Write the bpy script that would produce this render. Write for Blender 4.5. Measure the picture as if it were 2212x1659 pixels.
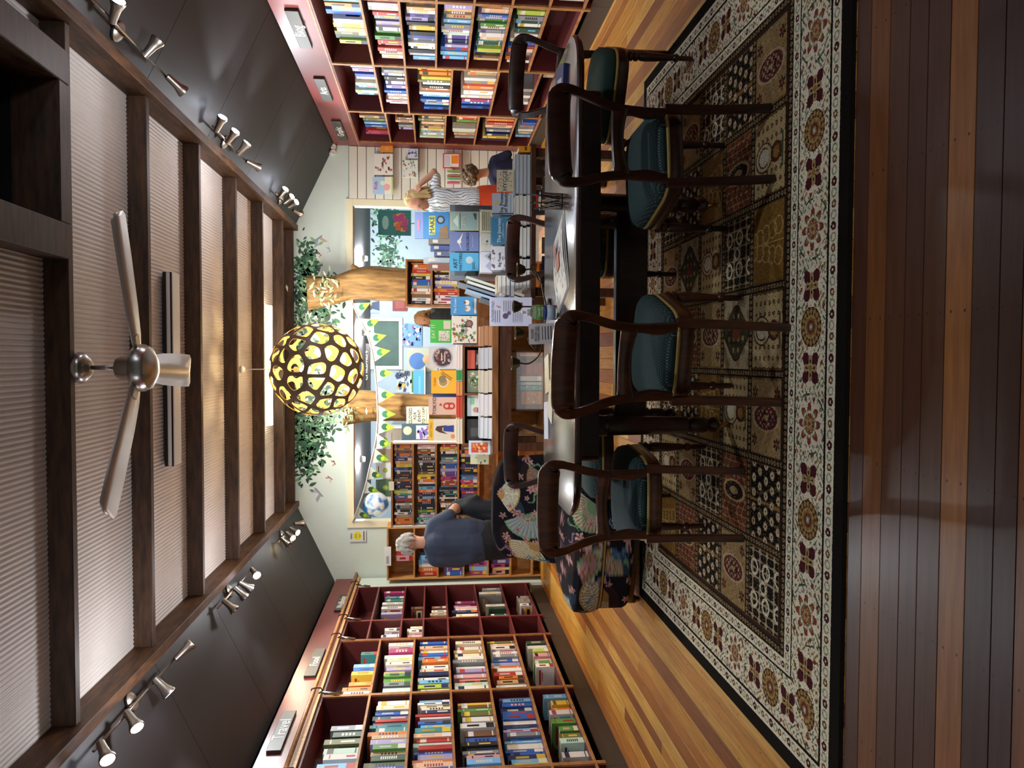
import bpy, bmesh, math, random
import numpy as np
from mathutils import Vector, Matrix
for o in list(bpy.data.objects): bpy.data.objects.remove(o, do_unlink=True)
SC = bpy.context.scene
COL = SC.collection
random.seed(7)
PI = math.pi
# ------------------------------------------------------------------ camera
# the photograph is stored on its side: its left edge is up in the room
F, H = 1600.0, 1.36
PIT, YAW = math.radians(6.0), math.radians(1.93)
cp, sp, cy, sy = math.cos(PIT), math.sin(PIT), math.cos(YAW), math.sin(YAW)
FW = Vector((-sy*cp, cy*cp, -sp)); RT = Vector((cy, sy, 0)); UP = RT.cross(FW)
EYE = Vector((0, 0, H))
cam = bpy.data.cameras.new('camera'); cam.sensor_fit = 'HORIZONTAL'; cam.sensor_width = 36.0
cam.lens = F/2212*36; cam.clip_end = 60
co = bpy.data.objects.new('camera', cam); COL.objects.link(co)
R3 = Matrix((-UP, RT, -FW)).transposed()
co.matrix_world = Matrix.Translation(EYE) @ R3.to_4x4()
SC.camera = co
# ------------------------------------------------------------------ world, exposure
wd = bpy.data.worlds.new('world'); SC.world = wd; wd.use_nodes = True
wd.node_tree.nodes['Background'].inputs[0].default_value = (0.55, 0.62, 0.72, 1)
wd.node_tree.nodes['Background'].inputs[1].default_value = 0.02
SC.view_settings.view_transform = 'Standard'; SC.view_settings.look = 'None'
SC.view_settings.gamma = 1.0; SC.view_settings.use_curve_mapping = False
SC.view_settings.exposure = 1.3
LIGHT = dict(spot=34.0, fill=1.9, tube=52.0, pendant=36.0, back=40.0)

def ray(x, y): return FW + RT*((1659-y-829.5)/F) - UP*((x-1106)/F)
def at(x, y, Y): d = ray(x, y); return EYE + d*(Y/d.y)          # photo pixel -> point at depth Y
def atz(x, y, z): d = ray(x, y); return EYE + d*((z-H)/d.z)
def atx(x, y, X): d = ray(x, y); return EYE + d*(X/d.x)

def lin(h):
    if not isinstance(h, str): return tuple(h) if len(h) == 4 else (*h, 1)
    h = h.lstrip('#'); r = []
    for i in (0, 2, 4):
        c = int(h[i:i+2], 16)/255; r.append(c/12.92 if c <= .04045 else ((c+.055)/1.055)**2.4)
    return (*r, 1)
# ------------------------------------------------------------------ materials
MT = {}
class N:
    def __init__(s, name):
        s.m = bpy.data.materials.new(name); s.m.use_nodes = True; s.t = s.m.node_tree
        s.b = s.t.nodes['Principled BSDF']; MT[name] = s.m
    def new(s, k, **a):
        n = s.t.nodes.new(k)
        for q, v in a.items(): setattr(n, q, v)
        return n
    def link(s, a, b): s.t.links.new(a, b)
    def m_(s, op, a, b=None, c=None):
        n = s.new('ShaderNodeMath', operation=op)
        for i, v in enumerate((a, b, c)):
            if v is None: continue
            if isinstance(v, (int, float)): n.inputs[i].default_value = v
            else: s.link(v, n.inputs[i])
        return n.outputs[0]
    def noise(s, vec, scale, detail=4, rough=.5):
        n = s.new('ShaderNodeTexNoise'); n.inputs['Scale'].default_value = scale
        n.inputs['Detail'].default_value = detail; n.inputs['Roughness'].default_value = rough
        if vec is not None: s.link(vec, n.inputs['Vector'])
        return n.outputs['Fac']
    def ramp(s, fac, stops):
        n = s.new('ShaderNodeValToRGB'); e = n.color_ramp.elements
        while len(e) < len(stops): e.new(.5)
        for q, (p, c) in zip(e, stops): q.position = p; q.color = lin(c)
        s.link(fac, n.inputs[0]); return n.outputs[0]
    def mix(s, fac, a, b, typ='MIX'):
        n = s.new('ShaderNodeMix', data_type='RGBA', blend_type=typ)
        for i, v in ((0, fac), (6, a), (7, b)):
            if isinstance(v, (int, float)): n.inputs[i].default_value = v
            elif isinstance(v, (str, tuple)): n.inputs[i].default_value = lin(v)
            else: s.link(v, n.inputs[i])
        return n.outputs[2]
    def coord(s, what='Object', scale=(1, 1, 1)):
        c = s.new('ShaderNodeTexCoord'); mp = s.new('ShaderNodeMapping'); mp.inputs['Scale'].default_value = scale
        s.link(c.outputs[what], mp.inputs[0]); return mp.outputs[0]
    def base(s, c):
        if isinstance(c, (str, tuple)): s.b.inputs['Base Color'].default_value = lin(c)
        else: s.link(c, s.b.inputs['Base Color'])
    def set(s, rough=None, metal=None, coat=None, spec=None, trans=None, emit=None, es=None):
        i = s.b.inputs
        if rough is not None: i['Roughness'].default_value = rough
        if metal is not None: i['Metallic'].default_value = metal
        if coat is not None: i['Coat Weight'].default_value = coat; i['Coat Roughness'].default_value = .2
        if spec is not None: i['Specular IOR Level'].default_value = spec
        if trans is not None: i['Transmission Weight'].default_value = trans
        if emit is not None: i['Emission Color'].default_value = lin(emit); i['Emission Strength'].default_value = es
        return s
    def bump(s, h, strength=.2, dist=.01):
        n = s.new('ShaderNodeBump'); n.inputs['Strength'].default_value = strength; n.inputs['Distance'].default_value = dist
        s.link(h, n.inputs['Height']); s.link(n.outputs[0], s.b.inputs['Normal'])

def plain(name, col, rough=.5, metal=0, var=.12, scale=6, **k):
    n = N(name); c = lin(col); f = n.noise(n.coord(), scale)
    d = tuple(min(1, v*(1+var)) for v in c[:3]); e = tuple(v*(1-var) for v in c[:3])
    n.base(n.ramp(f, [(.3, e), (.7, d)])); n.set(rough, metal, **k); return n.m
def wood(name, c0, c1, scale=(1, 1, 1), rough=.35, coat=0, sc=5, spec=None):
    n = N(name); v = n.coord('Object', scale)
    f = n.noise(v, sc, 6, .6); n.base(n.ramp(f, [(.32, c0), (.68, c1)])); n.set(rough, coat=coat, spec=spec)
    n.bump(f, .06, .004); return n.m

wood('mahogany', '#1d0d09', '#3f1e13', (6, 6, 1.2), .3, .35)
wood('mahogany_red', '#341a0f', '#62341d', (6, 6, 1.2), .3, .35)
wood('table_top_wood', '#2a1a14', '#46302a', (1, 6, 6), .2, .6)
wood('beam_wood', '#22150b', '#54371f', (1, 6, 6), .6)
wood('plate_wood', '#2c1b0e', '#6a4526', (6, 1, 6), .6)
wood('edge_wood', '#8a5a30', '#b9824a', (3, 3, 3), .45)
wood('pine', '#a9743c', '#cf9c5c', (6, 6, 1), .5)
wood('oak_brown', '#5a371c', '#8c5c30', (1, 6, 6), .4, .15)
wood('walnut', '#2c170c', '#4f2d18', (1, 6, 6), .4, .15)
wood('bark', '#5e4222', '#a8834c', (7, 7, 1), .6, 0, 3)
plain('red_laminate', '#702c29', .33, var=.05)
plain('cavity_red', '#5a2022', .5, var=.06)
plain('wall_paint', '#cfdfd9', .7, var=.02)
plain('cream_trim', '#e6e2c4', .5, var=.02)
plain('slat_white', '#dfe0d6', .5, var=.02)
plain('white_paint', '#dedcd6', .5, var=.03)
plain('corrugated_paint', '#d2ccc6', .55, var=.04)
plain('dark_panel', '#201d1e', .55, var=.08, scale=2)
plain('kick_brown', '#3b2e24', .5, var=.05)
plain('black_plastic', '#121214', .4)
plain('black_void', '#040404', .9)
plain('rubber', '#1a1a1a', .7)
plain('steel', '#b9b5ae', .28, 1.0, var=.04)
plain('brushed_nickel', '#a39c92', .38, 1.0, var=.05)
plain('brass', '#b98d45', .3, 1.0)
plain('bronze', '#5c5038', .38, .9)
plain('fan_blade_paint', '#b7aca2', .4, .35, var=.05)
plain('paper', '#e9e7e2', .7, var=.02)
plain('ink', '#23252b', .7)
plain('sign_slate', '#3a362f', .45, var=.08)
plain('chalk_white', '#eeeeea', .6)
plain('gold_braid', '#b59a55', .7, var=.3, scale=300)
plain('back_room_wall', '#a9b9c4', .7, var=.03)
plain('back_floor', '#7c5a38', .5)
plain('screen_green', '#3f5b50', .55)
plain('lamp_ply', '#5f4d41', .5, var=.1)
plain('lamp_inner', '#f6d272', .6, var=.05)
plain('grey_acrylic', '#79828c', .3, var=.05)
plain('cord_white', '#d9d6cc', .5)
n = N('glass'); n.base('#dfeaea'); n.set(.05, trans=.95)
n = N('clear_pane'); n.base('#eef4f4'); n.set(.04); n.b.inputs['Alpha'].default_value = .14
n = N('print'); a = n.new('ShaderNodeAttribute', attribute_name='Col'); n.base(a.outputs['Color']); n.set(.42)
n = N('cloth'); a = n.new('ShaderNodeAttribute', attribute_name='Col'); n.base(a.outputs['Color']); n.set(.9, spec=.2)
n = N('pile'); a = n.new('ShaderNodeAttribute', attribute_name='Col'); n.base(a.outputs['Color']); n.set(.95, spec=.1)
n.bump(n.noise(n.coord(), 420, 2), .5, .004)
def glow(name, col, s): n = N(name); n.base('#ffffff'); n.set(.5, emit=col, es=s); return n.m
glow('spot_cool', '#dfe9ff', 26); glow('spot_warm', '#ffdc9a', 14); glow('tube_glow', '#fff1d0', 9); glow('bulb_glow', '#ffd890', 30)
glow('back_lamp', '#f4f6ff', 18)
# floor board wood: own tint (object colour) times grain, with pairs of nail heads
n = N('board_wood'); oi = n.new('ShaderNodeObjectInfo')
v = n.coord('Object', (14, 1.0, 14)); ad = n.new('ShaderNodeVectorMath', operation='ADD'); n.link(v, ad.inputs[0]); n.link(oi.outputs['Location'], ad.inputs[1])
f = n.noise(ad.outputs[0], 3.2, 7, .62)
g = n.ramp(f, [(.25, '#b4aaa0'), (.5, '#dcd6ce'), (.75, '#fbf9f5')])
c = n.mix(1.0, oi.outputs['Color'], g, 'MULTIPLY')
sx = n.new('ShaderNodeSeparateXYZ'); n.link(n.coord('Object'), sx.inputs[0])
px = n.m_('LESS_THAN', n.m_('ABSOLUTE', n.m_('SUBTRACT', n.m_('ABSOLUTE', sx.outputs[0]), .026)), .0035)
py = n.m_('LESS_THAN', n.m_('ABSOLUTE', n.m_('SUBTRACT', n.m_('MODULO', n.m_('ADD', sx.outputs[1], 40.0), .45), .2)), .0035)
c = n.mix(n.m_('MULTIPLY', px, py), c, '#1a0f08'); n.base(c); n.set(.45, coat=.14, spec=.35); n.b.inputs['Coat Roughness'].default_value = .28
n.bump(f, .05, .003)
# seat cloth: green with a diagonal lattice and pale dots
n = N('seat_cloth'); s_ = n.new('ShaderNodeSeparateXYZ'); n.link(n.coord('Object', (80, 80, 80)), s_.inputs[0])
u = n.m_('ADD', s_.outputs[0], s_.outputs[1]); w = n.m_('SUBTRACT', s_.outputs[0], s_.outputs[1])
du = n.m_('ABSOLUTE', n.m_('SUBTRACT', n.m_('FRACT', u), .5)); dw = n.m_('ABSOLUTE', n.m_('SUBTRACT', n.m_('FRACT', w), .5))
line = n.m_('GREATER_THAN', n.m_('MAXIMUM', du, dw), .44); dot = n.m_('LESS_THAN', n.m_('ADD', n.m_('MULTIPLY', du, du), n.m_('MULTIPLY', dw, dw)), .018)
c = n.mix(n.m_('MULTIPLY', line, .55), '#24393d', '#566e74'); c = n.mix(dot, c, '#a9b7a0'); n.base(c); n.set(.85, spec=.25)
plain('seat_velvet', '#1f3a33', .9, var=.1, scale=30)

# ------------------------------------------------------------------ mesh helpers
class MB:
    def __init__(s): s.v = []; s.f = []; s.c = []
    def add(s, vs, fs, col=None):
        o = len(s.v); s.v += [tuple(p) for p in vs]; s.f += [tuple(i+o for i in q) for q in fs]
        s.c += (list(col) if isinstance(col, list) else [col]*len(fs)); return s
    def box(s, x0, x1, y0, y1, z0, z1, col=None):
        vs = [(x, y, z) for x in (x0, x1) for y in (y0, y1) for z in (z0, z1)]
        return s.add(vs, [(0, 1, 3, 2), (4, 6, 7, 5), (0, 4, 5, 1), (2, 3, 7, 6), (0, 2, 6, 4), (1, 5, 7, 3)], col)
    def obox(s, M, hx, hy, hz, col=None):
        vs = [M @ Vector((x*hx, y*hy, z*hz)) for x in (-1, 1) for y in (-1, 1) for z in (-1, 1)]
        return s.add(vs, [(0, 1, 3, 2), (4, 6, 7, 5), (0, 4, 5, 1), (2, 3, 7, 6), (0, 2, 6, 4), (1, 5, 7, 3)], col)
    def loft(s, secs, cap=True, col=None):
        n = len(secs[0]); vs = [p for q in secs for p in q]; fs = []
        for i in range(len(secs)-1):
            for j in range(n):
                k = (j+1) % n; fs.append((i*n+j, i*n+k, (i+1)*n+k, (i+1)*n+j))
        if cap: fs.append(tuple(range(n-1, -1, -1))); fs.append(tuple((len(secs)-1)*n+j for j in range(n)))
        return s.add(vs, fs, col)
    def tube(s, pts, r, n=8, cap=True, col=None, flat=1.0):
        pts = [Vector(p) for p in pts]; secs = []; ref = None
        for i, p in enumerate(pts):
            t = (pts[min(i+1, len(pts)-1)]-pts[max(i-1, 0)]).normalized()
            if ref is None:
                ref = Vector((0, 0, 1)) if abs(t.z) < .9 else Vector((1, 0, 0))
            a = t.cross(ref).normalized(); b = a.cross(t).normalized(); ref = b
            rr = r[i] if isinstance(r, (list, tuple)) else r
            secs.append([p + a*(rr*math.cos(2*PI*j/n)) + b*(rr*flat*math.sin(2*PI*j/n)) for j in range(n)])
        return s.loft(secs, cap, col)
    def lathe(s, prof, n=16, M=None, col=None):
        M = M or Matrix.Identity(4)
        secs = [[M @ Vector((r*math.cos(2*PI*j/n), r*math.sin(2*PI*j/n), z)) for j in range(n)] for r, z in prof]
        return s.loft(secs, True, col)
    def prism(s, poly, z0, z1, col=None, ax='z'):
        f = {'z': lambda a, b, c: (a, b, c), 'y': lambda a, b, c: (a, c, b), 'x': lambda a, b, c: (c, a, b)}[ax]
        return s.loft([[f(a, b, z0) for a, b in poly], [f(a, b, z1) for a, b in poly]], True, col)
    def quad(s, a, b, c, d, col=None): return s.add([a, b, c, d], [(0, 1, 2, 3)], col)
    def sphere(s, c, r, n=12, m=8, col=None, sc=(1, 1, 1)):
        secs = [[(c[0]+sc[0]*r*math.sin(PI*(i+.02)/(m+.04))*math.cos(2*PI*j/n), c[1]+sc[1]*r*math.sin(PI*(i+.02)/(m+.04))*math.sin(2*PI*j/n), c[2]-sc[2]*r*math.cos(PI*(i+.02)/(m+.04))) for j in range(n)] for i in range(m+1)]
        return s.loft(secs, True, col)
    def capsule(s, a, b, ra, rb, n=12):
        a, b = Vector(a), Vector(b); d = (b-a).normalized(); ref = Vector((0, 0, 1)) if abs(d.z) < .9 else Vector((1, 0, 0))
        u = d.cross(ref).normalized(); w = d.cross(u); secs = []
        for t in (-.98, -.8, -.45, 0): secs.append((a + d*(ra*t), ra*math.sqrt(1-t*t)))
        for t in (0, .45, .8, .98): secs.append((b + d*(rb*t), rb*math.sqrt(1-t*t)))
        return s.loft([[p + u*(r*math.cos(2*PI*j/n)) + w*(r*math.sin(2*PI*j/n)) for j in range(n)] for p, r in secs])
    def mesh(s, name, mat, smooth=False):
        me = bpy.data.meshes.new(name); me.from_pydata(s.v, [], s.f)
        if any(c is not None for c in s.c):
            at_ = me.color_attributes.new('Col', 'FLOAT_COLOR', 'CORNER'); cs = []
            for q, c in zip(s.f, s.c): cs += list(lin(c) if c is not None else (.8, .8, .8, 1))*len(q)
            at_.data.foreach_set('color', cs)
        bm = bmesh.new(); bm.from_mesh(me); bmesh.ops.recalc_face_normals(bm, faces=bm.faces); bm.to_mesh(me); bm.free()
        if smooth:
            me.polygons.foreach_set('use_smooth', [True]*len(me.polygons))
        me.materials.append(MT[mat]); return me
    def build(s, name, mat, parent=None, smooth=False, bevel=0, loc=None, rot=None, seg=2, auto=None):
        o = bpy.data.objects.new(name, s.mesh(name, mat, smooth)); COL.objects.link(o)
        if parent is not None: o.parent = parent
        if loc is not None: o.location = loc
        if rot is not None: o.rotation_euler = rot
        if bevel:
            b = o.modifiers.new('bevel', 'BEVEL'); b.width = bevel; b.segments = seg; b.limit_method = 'ANGLE'
        if smooth and auto:
            e = o.modifiers.new('split', 'EDGE_SPLIT'); e.split_angle = math.radians(auto)
        return o
def tag(o, label, cat, group=None, kind=None):
    if label: o['label'] = label
    if cat: o['category'] = cat
    if group: o['group'] = group
    if kind: o['kind'] = kind
    return o
def thing(name, label, cat, loc=(0, 0, 0), rz=0, group=None):
    o = bpy.data.objects.new(name, None); COL.objects.link(o); o.location = loc; o.rotation_euler = (0, 0, rz)
    o.empty_display_size = .1; return tag(o, label, cat, group)
def struct(o, label=None): o['kind'] = 'structure'; return tag(o, label, None)
def copy_tree(o, parent=None):
    c = o.copy(); COL.objects.link(c); c.parent = parent
    for ch in [q for q in bpy.data.objects if q.parent == o and q.name not in SKIP]: copy_tree(ch, c)
    return c
SKIP = set()
def lettering(txt, size, mat, parent, loc, rot=(PI/2, 0, 0), name='lettering', align='CENTER', ext=.0006, sx=1.0):
    cu = bpy.data.curves.new('t', 'FONT'); cu.body = txt; cu.size = size; cu.align_x = align; cu.align_y = 'CENTER'; cu.extrude = ext; cu.resolution_u = 2
    t = bpy.data.objects.new('t', cu); COL.objects.link(t)
    me = bpy.data.meshes.new_from_object(t.evaluated_get(bpy.context.evaluated_depsgraph_get()))
    bpy.data.objects.remove(t, do_unlink=True); bpy.data.curves.remove(cu)
    me.materials.clear(); me.materials.append(MT[mat])
    o = bpy.data.objects.new(name, me); COL.objects.link(o); o.parent = parent; o.location = loc; o.rotation_euler = rot; o.scale = (sx, 1, 1)
    return o
def inkmat(h):
    k = 'ink_' + h.lstrip('#')
    if k not in MT: plain(k, h, .6, var=.02)
    return k
# ================================================================== SETTING
XL, XR, YB, YF = -2.83, 2.69, -1.6, 9.65          # front planes of the two book walls, room ends
WL, WR = -3.16, 3.02
GOLD = ['#d0923c', '#c27f30', '#dba64e', '#ae6d28', '#955822', '#e2b058', '#d2983f']
DARK = ['#5a3222', '#6d4228', '#4a281c', '#7d5230', '#5f3a24', '#6b3f26']
floor = struct(MB().box(WL, WR, YB, 13.2, -.06, -.021).build('floor', 'black_plastic'))
def plank(x0, x1, y0, y1, tint, rz=0):
    cx, cy_ = (x0+x1)/2, (y0+y1)/2
    a, b = ((x1-x0)/2, (y1-y0)/2) if not rz else ((y1-y0)/2, (x1-x0)/2)
    o = MB().box(-a, a, -b, b, -.02, 0).build('floorboard', 'board_wood', floor, loc=(cx, cy_, 0), rot=(0, 0, rz), bevel=.0012, seg=1)
    o.color = lin(tint)
x = WL + .001; i = 0
while x < WR - .05:
    w = .096 + .012*math.sin(i*2.1); x1 = min(x+w, WR-.001)
    cut = 4.1 + (i*1.37 % 3.6)
    plank(x+.0008, x1-.0008, 2.302, cut-.001, GOLD[(i*5+2) % 7]); plank(x+.0008, x1-.0008, cut, YF-.002, GOLD[(i*3+1) % 7])
    x = x1; i += 1
ys = [1.12, 1.22, 1.316, 1.41, 1.502, 1.593, 1.665, 1.758, 1.857, 1.948, 2.029, 2.123, 2.222, 2.30]
tn = ['#6a3e1f', '#744522', '#5c331a', '#7c4a22', '#985c26', '#4a2817', '#482817', '#ad6f30', '#5e371b', '#582f19', '#60371b', '#85501f', '#542d17']
for k in range(len(ys)-1): plank(WL+.001, WR-.001, ys[k]+.0008, ys[k+1]-.0008, tn[k], PI/2)
for k in range(9): plank(WL+.001, WR-.001, YB+k*.302+.001, YB+(k+1)*.302-.001, DARK[k % 6], PI/2)
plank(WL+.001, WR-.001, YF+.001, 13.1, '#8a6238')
struct(MB().box(WL-.1, WL, YB, YF, -.06, 3.3).build('wall_left', 'dark_panel'))
struct(MB().box(WR, WR+.1, YB, YF, -.06, 3.3).build('wall_right', 'dark_panel'))
struct(MB().box(WL-.1, WR+.1, YB-.1, YB, -.06, 3.9).build('wall_front', 'wall_paint'))
m = MB(); m.box(WL-.1, -2.18, YF, YF+.1, -.06, 3.4); m.box(-2.18, 2.03, YF, YF+.1, 2.475, 3.4); m.box(2.03, WR+.1, YF, YF+.1, -.06, 3.4)
wallb = struct(m.build('wall_back', 'wall_paint'))
m = MB(); m.box(-2.18, -2.09, YF-.02, YF+.12, 0, 2.386); m.box(1.94, 2.03, YF-.02, YF+.12, 0, 2.386); m.box(-2.18, 2.03, YF-.02, YF+.12, 2.386, 2.475)
struct(m.build('trim_1', 'cream_trim', bevel=.004))
m = MB(); m.box(-2.09, 1.94, YF-.005, YF+.09, 2.372, 2.386); struct(m.build('trim_2', 'oak_brown'))
# slat wall right of the opening: every slat its own piece
for k in range(21):
    z0 = .12 + k*.1105
    o = MB().box(2.034, 2.688, YF-.022, YF-.001, z0, z0+.1035).build('slat', 'slat_white', wallb, bevel=.003, seg=1)
MB().box(2.034, 2.688, YF-.008, YF-.0005, .1, 2.44).build('slat_backing', 'black_plastic', wallb)
# ceiling: corrugated sheets, beams, plates and dark sloping panels
def corr(x0, x1, y0, y1, z, amp=.0026, pitch=.026):
    n = int((x1-x0)/pitch*6); a = []; b = []
    for i in range(n+1):
        x = x0+(x1-x0)*i/n; zz = z + amp*math.cos(2*PI*x/pitch); a.append((x, y0, zz)); b.append((x, y1, zz))
    return MB().add(a+b, [(i, i+1, n+2+i, n+1+i) for i in range(n)])
ceil = struct(corr(-1.9, .56, YB, YF, 3.236).build('ceiling', 'corrugated_paint', smooth=True))
corr(.56, 1.38, 3.8, YF, 3.236).build('ceiling_sheet', 'corrugated_paint', ceil, smooth=True)
corr(1.38, 1.7, YB, YF, 3.236).build('ceiling_sheet', 'corrugated_paint', ceil, smooth=True)
BEAMS = [-.1, .88, 1.86, 2.84, 3.83, 4.84, 5.86, 6.9, 7.93, 8.95, 9.6]
for y in BEAMS:
    if y < 3: 
        MB().box(-1.82, .47, y-.026, y+.026, 3.12, 3.25).build('beam', 'beam_wood', ceil, bevel=.004, seg=1)
        if y < 2: MB().box(.47, 1.61, y-.026, y+.026, 3.12, 3.25).build('beam', 'beam_wood', ceil, bevel=.004, seg=1)
    else: MB().box(-1.82, 1.61, y-.026, y+.026, 3.12, 3.25).build('beam', 'beam_wood', ceil, bevel=.004, seg=1)
MB().box(-1.89, -1.82, YB, YF, 3.075, 3.26).build('wall_plate', 'plate_wood', ceil, bevel=.004, seg=1)
MB().box(1.61, 1.68, YB, YF, 3.07, 3.26).build('wall_plate', 'plate_wood', ceil, bevel=.004, seg=1)
# roof hatch: trimmers round a deep unlit shaft
MB().box(.475, .64, 1.9, 3.80, 3.10, 3.32).build('hatch_trimmer', 'beam_wood', ceil, bevel=.005, seg=1)
MB().box(1.30, 1.46, 1.9, 3.80, 3.10, 3.32).build('hatch_trimmer', 'beam_wood', ceil, bevel=.005, seg=1)
MB().box(.64, 1.30, 3.70, 3.80, 3.10, 3.32).build('hatch_trimmer', 'beam_wood', ceil, bevel=.005, seg=1)
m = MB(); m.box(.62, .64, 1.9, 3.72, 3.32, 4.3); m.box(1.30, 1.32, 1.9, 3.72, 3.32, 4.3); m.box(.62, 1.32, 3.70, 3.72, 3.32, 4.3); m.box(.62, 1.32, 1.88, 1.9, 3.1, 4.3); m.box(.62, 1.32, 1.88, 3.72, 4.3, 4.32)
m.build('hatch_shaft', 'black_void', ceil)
sy_ = [9.645, 8.37, 7.17, 5.97, 4.77, 3.57, 2.37, 1.17, -.03, -1.59]
for k in range(len(sy_)-1):
    for sgn, xa, xb in ((-1, -1.86, XL-.03), (1, 1.65, XR+.03)):
        z0, z1 = 3.115, 3.115-.5*abs(xb-xa)/1.0*.955
        a, b = sy_[k+1]+.0025, sy_[k]-.0025
        P = [(xa, z0), (xb, z1), (xb, z1+.02), (xa, z0+.02)]
        MB().loft([[(p[0], a, p[1]) for p in P], [(p[0], b, p[1]) for p in P]]).build('ceiling_panel', 'dark_panel', ceil)
ZP = lambda x: 3.115-.4775*(abs(x - (-1.86)) if x < 0 else abs(x-1.65))
# back room seen through the opening
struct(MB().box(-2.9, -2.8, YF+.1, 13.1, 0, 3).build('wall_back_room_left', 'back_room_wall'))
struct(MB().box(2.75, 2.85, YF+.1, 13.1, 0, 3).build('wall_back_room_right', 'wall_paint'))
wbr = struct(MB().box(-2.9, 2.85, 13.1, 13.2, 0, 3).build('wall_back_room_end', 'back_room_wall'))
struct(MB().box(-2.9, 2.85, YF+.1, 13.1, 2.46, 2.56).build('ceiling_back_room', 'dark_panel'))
# ---------------------------------------------------------------- mural on the back wall (painted leaves, birds, butterflies)
def mural(parent, blobs, n, y, seed, name='mural_leaves', lo=0, hi=9):
    rnd = random.Random(seed); m = MB()
    cols = ['#1c4430', '#2a6040', '#3c7450', '#163828', '#5c906a', '#86ac86', '#28543f']
    tot = sum(b[4] for b in blobs); k = 0
    while k < n:
        b = rnd.choices(blobs, [q[4] for q in blobs])[0]
        u, w = rnd.gauss(0, .42), rnd.gauss(0, .42); x, z = b[0]+u*b[2], b[1]+w*b[3]
        if z > hi or z < lo: continue
        a = rnd.uniform(0, 2*PI); L = rnd.uniform(.05, .11); W = L*.42; c, s = math.cos(a), math.sin(a); yy = y - .0004 - .0003*(k % 9)
        pts = [(-L/2, 0), (-L*.2, W/2), (L*.15, W*.4), (L/2, 0), (L*.15, -W*.4), (-L*.2, -W/2)]
        m.add([(x+p*c-q*s, yy, z+p*s+q*c) for p, q in pts], [tuple(range(6))], rnd.choice(cols)); k += 1
    o = m.build(name, 'print', parent); o['kind'] = 'stuff'; return o
mural(wallb, [(1.0, 2.98, .52, .2, 3), (.75, 2.75, .35, .25, 1.4), (.1, 3.02, .7, .14, 2), (-.9, 2.95, .42, .3, 3), (-1.2, 3.0, .42, .2, 2), (-.6, 2.75, .35, .3, 1.5), (.4, 2.72, .3, .15, .6)], 1700, YF, 3, hi=3.13, lo=2.5)
def flyer(parent, x, z, s, cols, ang):
    m = MB(); c, sn = math.cos(ang), math.sin(ang)
    for k, (pts, col) in enumerate(((([(0, 0), (.5, .55), (.9, .5), (.35, -.05)]), cols[0]), (([(0, 0), (-.2, .6), (-.55, .75), (-.3, .05)]), cols[1]), (([(-.5, -.08), (.5, -.1), (.75, .05), (.45, .1), (-.4, .06)]), cols[2]))):
        m.add([(x+s*(p*c-q*sn), YF-.001-.0004*k, z+s*(p*sn+q*c)) for p, q in pts], [tuple(range(len(pts)))], col)
    return m.build('mural_bird', 'print', parent)
for (px, py, s, cl, a) in ((688, 515, .13, ('#8fa0a8', '#b9a58a', '#7e8f9e'), 2.2), (692, 550, .05, ('#b06070', '#d08a90', '#703a40'), .6), (712, 540, .06, ('#9fb0c8', '#b8c4d4', '#8898b0'), .3), (690, 1065, .14, ('#b8b0c0', '#9aa6b0', '#8a96a8'), .7), (714, 1033, .07, ('#c08a80', '#d0a898', '#806058'), .9), (723, 1000, .06, ('#a06a60', '#b88a78', '#604840'), .4)):
    p = at(px, py, YF); flyer(wallb, p.x, p.z, s, cl, a)
# ================================================================== WALL BOOKCASES
def bay(side, y0, y1, zs, label, edging=True, top=2.30):
    """one bay of the red book wall; local x: 0 at the front plane going into the wall"""
    s = -1 if side == 'L' else 1; xf = XL if side == 'L' else XR
    root = thing('wall_bookcase', label, 'bookcase', (xf, (y0+y1)/2, 0))
    h = (y1-y0)/2 - .001; D = .315
    def bx(a, b, *r): return (min(a*s, b*s), max(a*s, b*s)) + r
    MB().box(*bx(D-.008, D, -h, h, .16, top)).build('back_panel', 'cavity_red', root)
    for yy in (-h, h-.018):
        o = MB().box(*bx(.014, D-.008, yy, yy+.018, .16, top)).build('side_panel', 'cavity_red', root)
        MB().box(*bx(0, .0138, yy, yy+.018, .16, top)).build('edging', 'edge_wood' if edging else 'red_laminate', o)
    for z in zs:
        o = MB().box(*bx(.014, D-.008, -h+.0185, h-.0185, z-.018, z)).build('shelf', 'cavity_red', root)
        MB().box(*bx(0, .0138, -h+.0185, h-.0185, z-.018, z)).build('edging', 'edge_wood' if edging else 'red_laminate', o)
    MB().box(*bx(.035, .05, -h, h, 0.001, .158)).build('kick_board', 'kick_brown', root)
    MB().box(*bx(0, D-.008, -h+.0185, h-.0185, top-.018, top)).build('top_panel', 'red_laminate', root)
    return root
LZ = [.24, .552, .887, 1.228, 1.565, 1.907]; LF = [.225, .54, .87, 1.222, 1.484, 1.718, 2.045]
RZ = [.225, .49, .775, 1.065, 1.352, 1.636, 1.925]; RM = [.2, .363, .76, 1.2, 1.64, 1.925]; RF = [.185, .45, .87, 1.24, 1.6, 1.905]
LB = [(3.79, 5.03, LZ), (5.03, 6.25, LZ), (6.25, 7.49, LZ), (7.49, 8.04, LF), (8.04, 9.23, LF)]
RB = [(4.43, 5.72, RZ), (5.72, 7.0, RZ), (7.0, 8.31, RM), (8.31, 9.45, RF)]
NL = ['red bookcase bay at the lower left corner of the picture', 'left red bookcase bay packed with travel guides', 'left red bookcase bay holding cookbooks in every shelf', 'narrow mostly empty red bookcase bay on left wall', 'farthest bay of the left red bookcase beside pine shelves']
NR = ['right red bookcase bay at the edge of the picture', 'right red bookcase bay with blue and yellow books, behind chair', 'middle right red bookcase bay with yellow books at its centre', 'farthest bay of the right red bookcase beside white slats']
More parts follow.
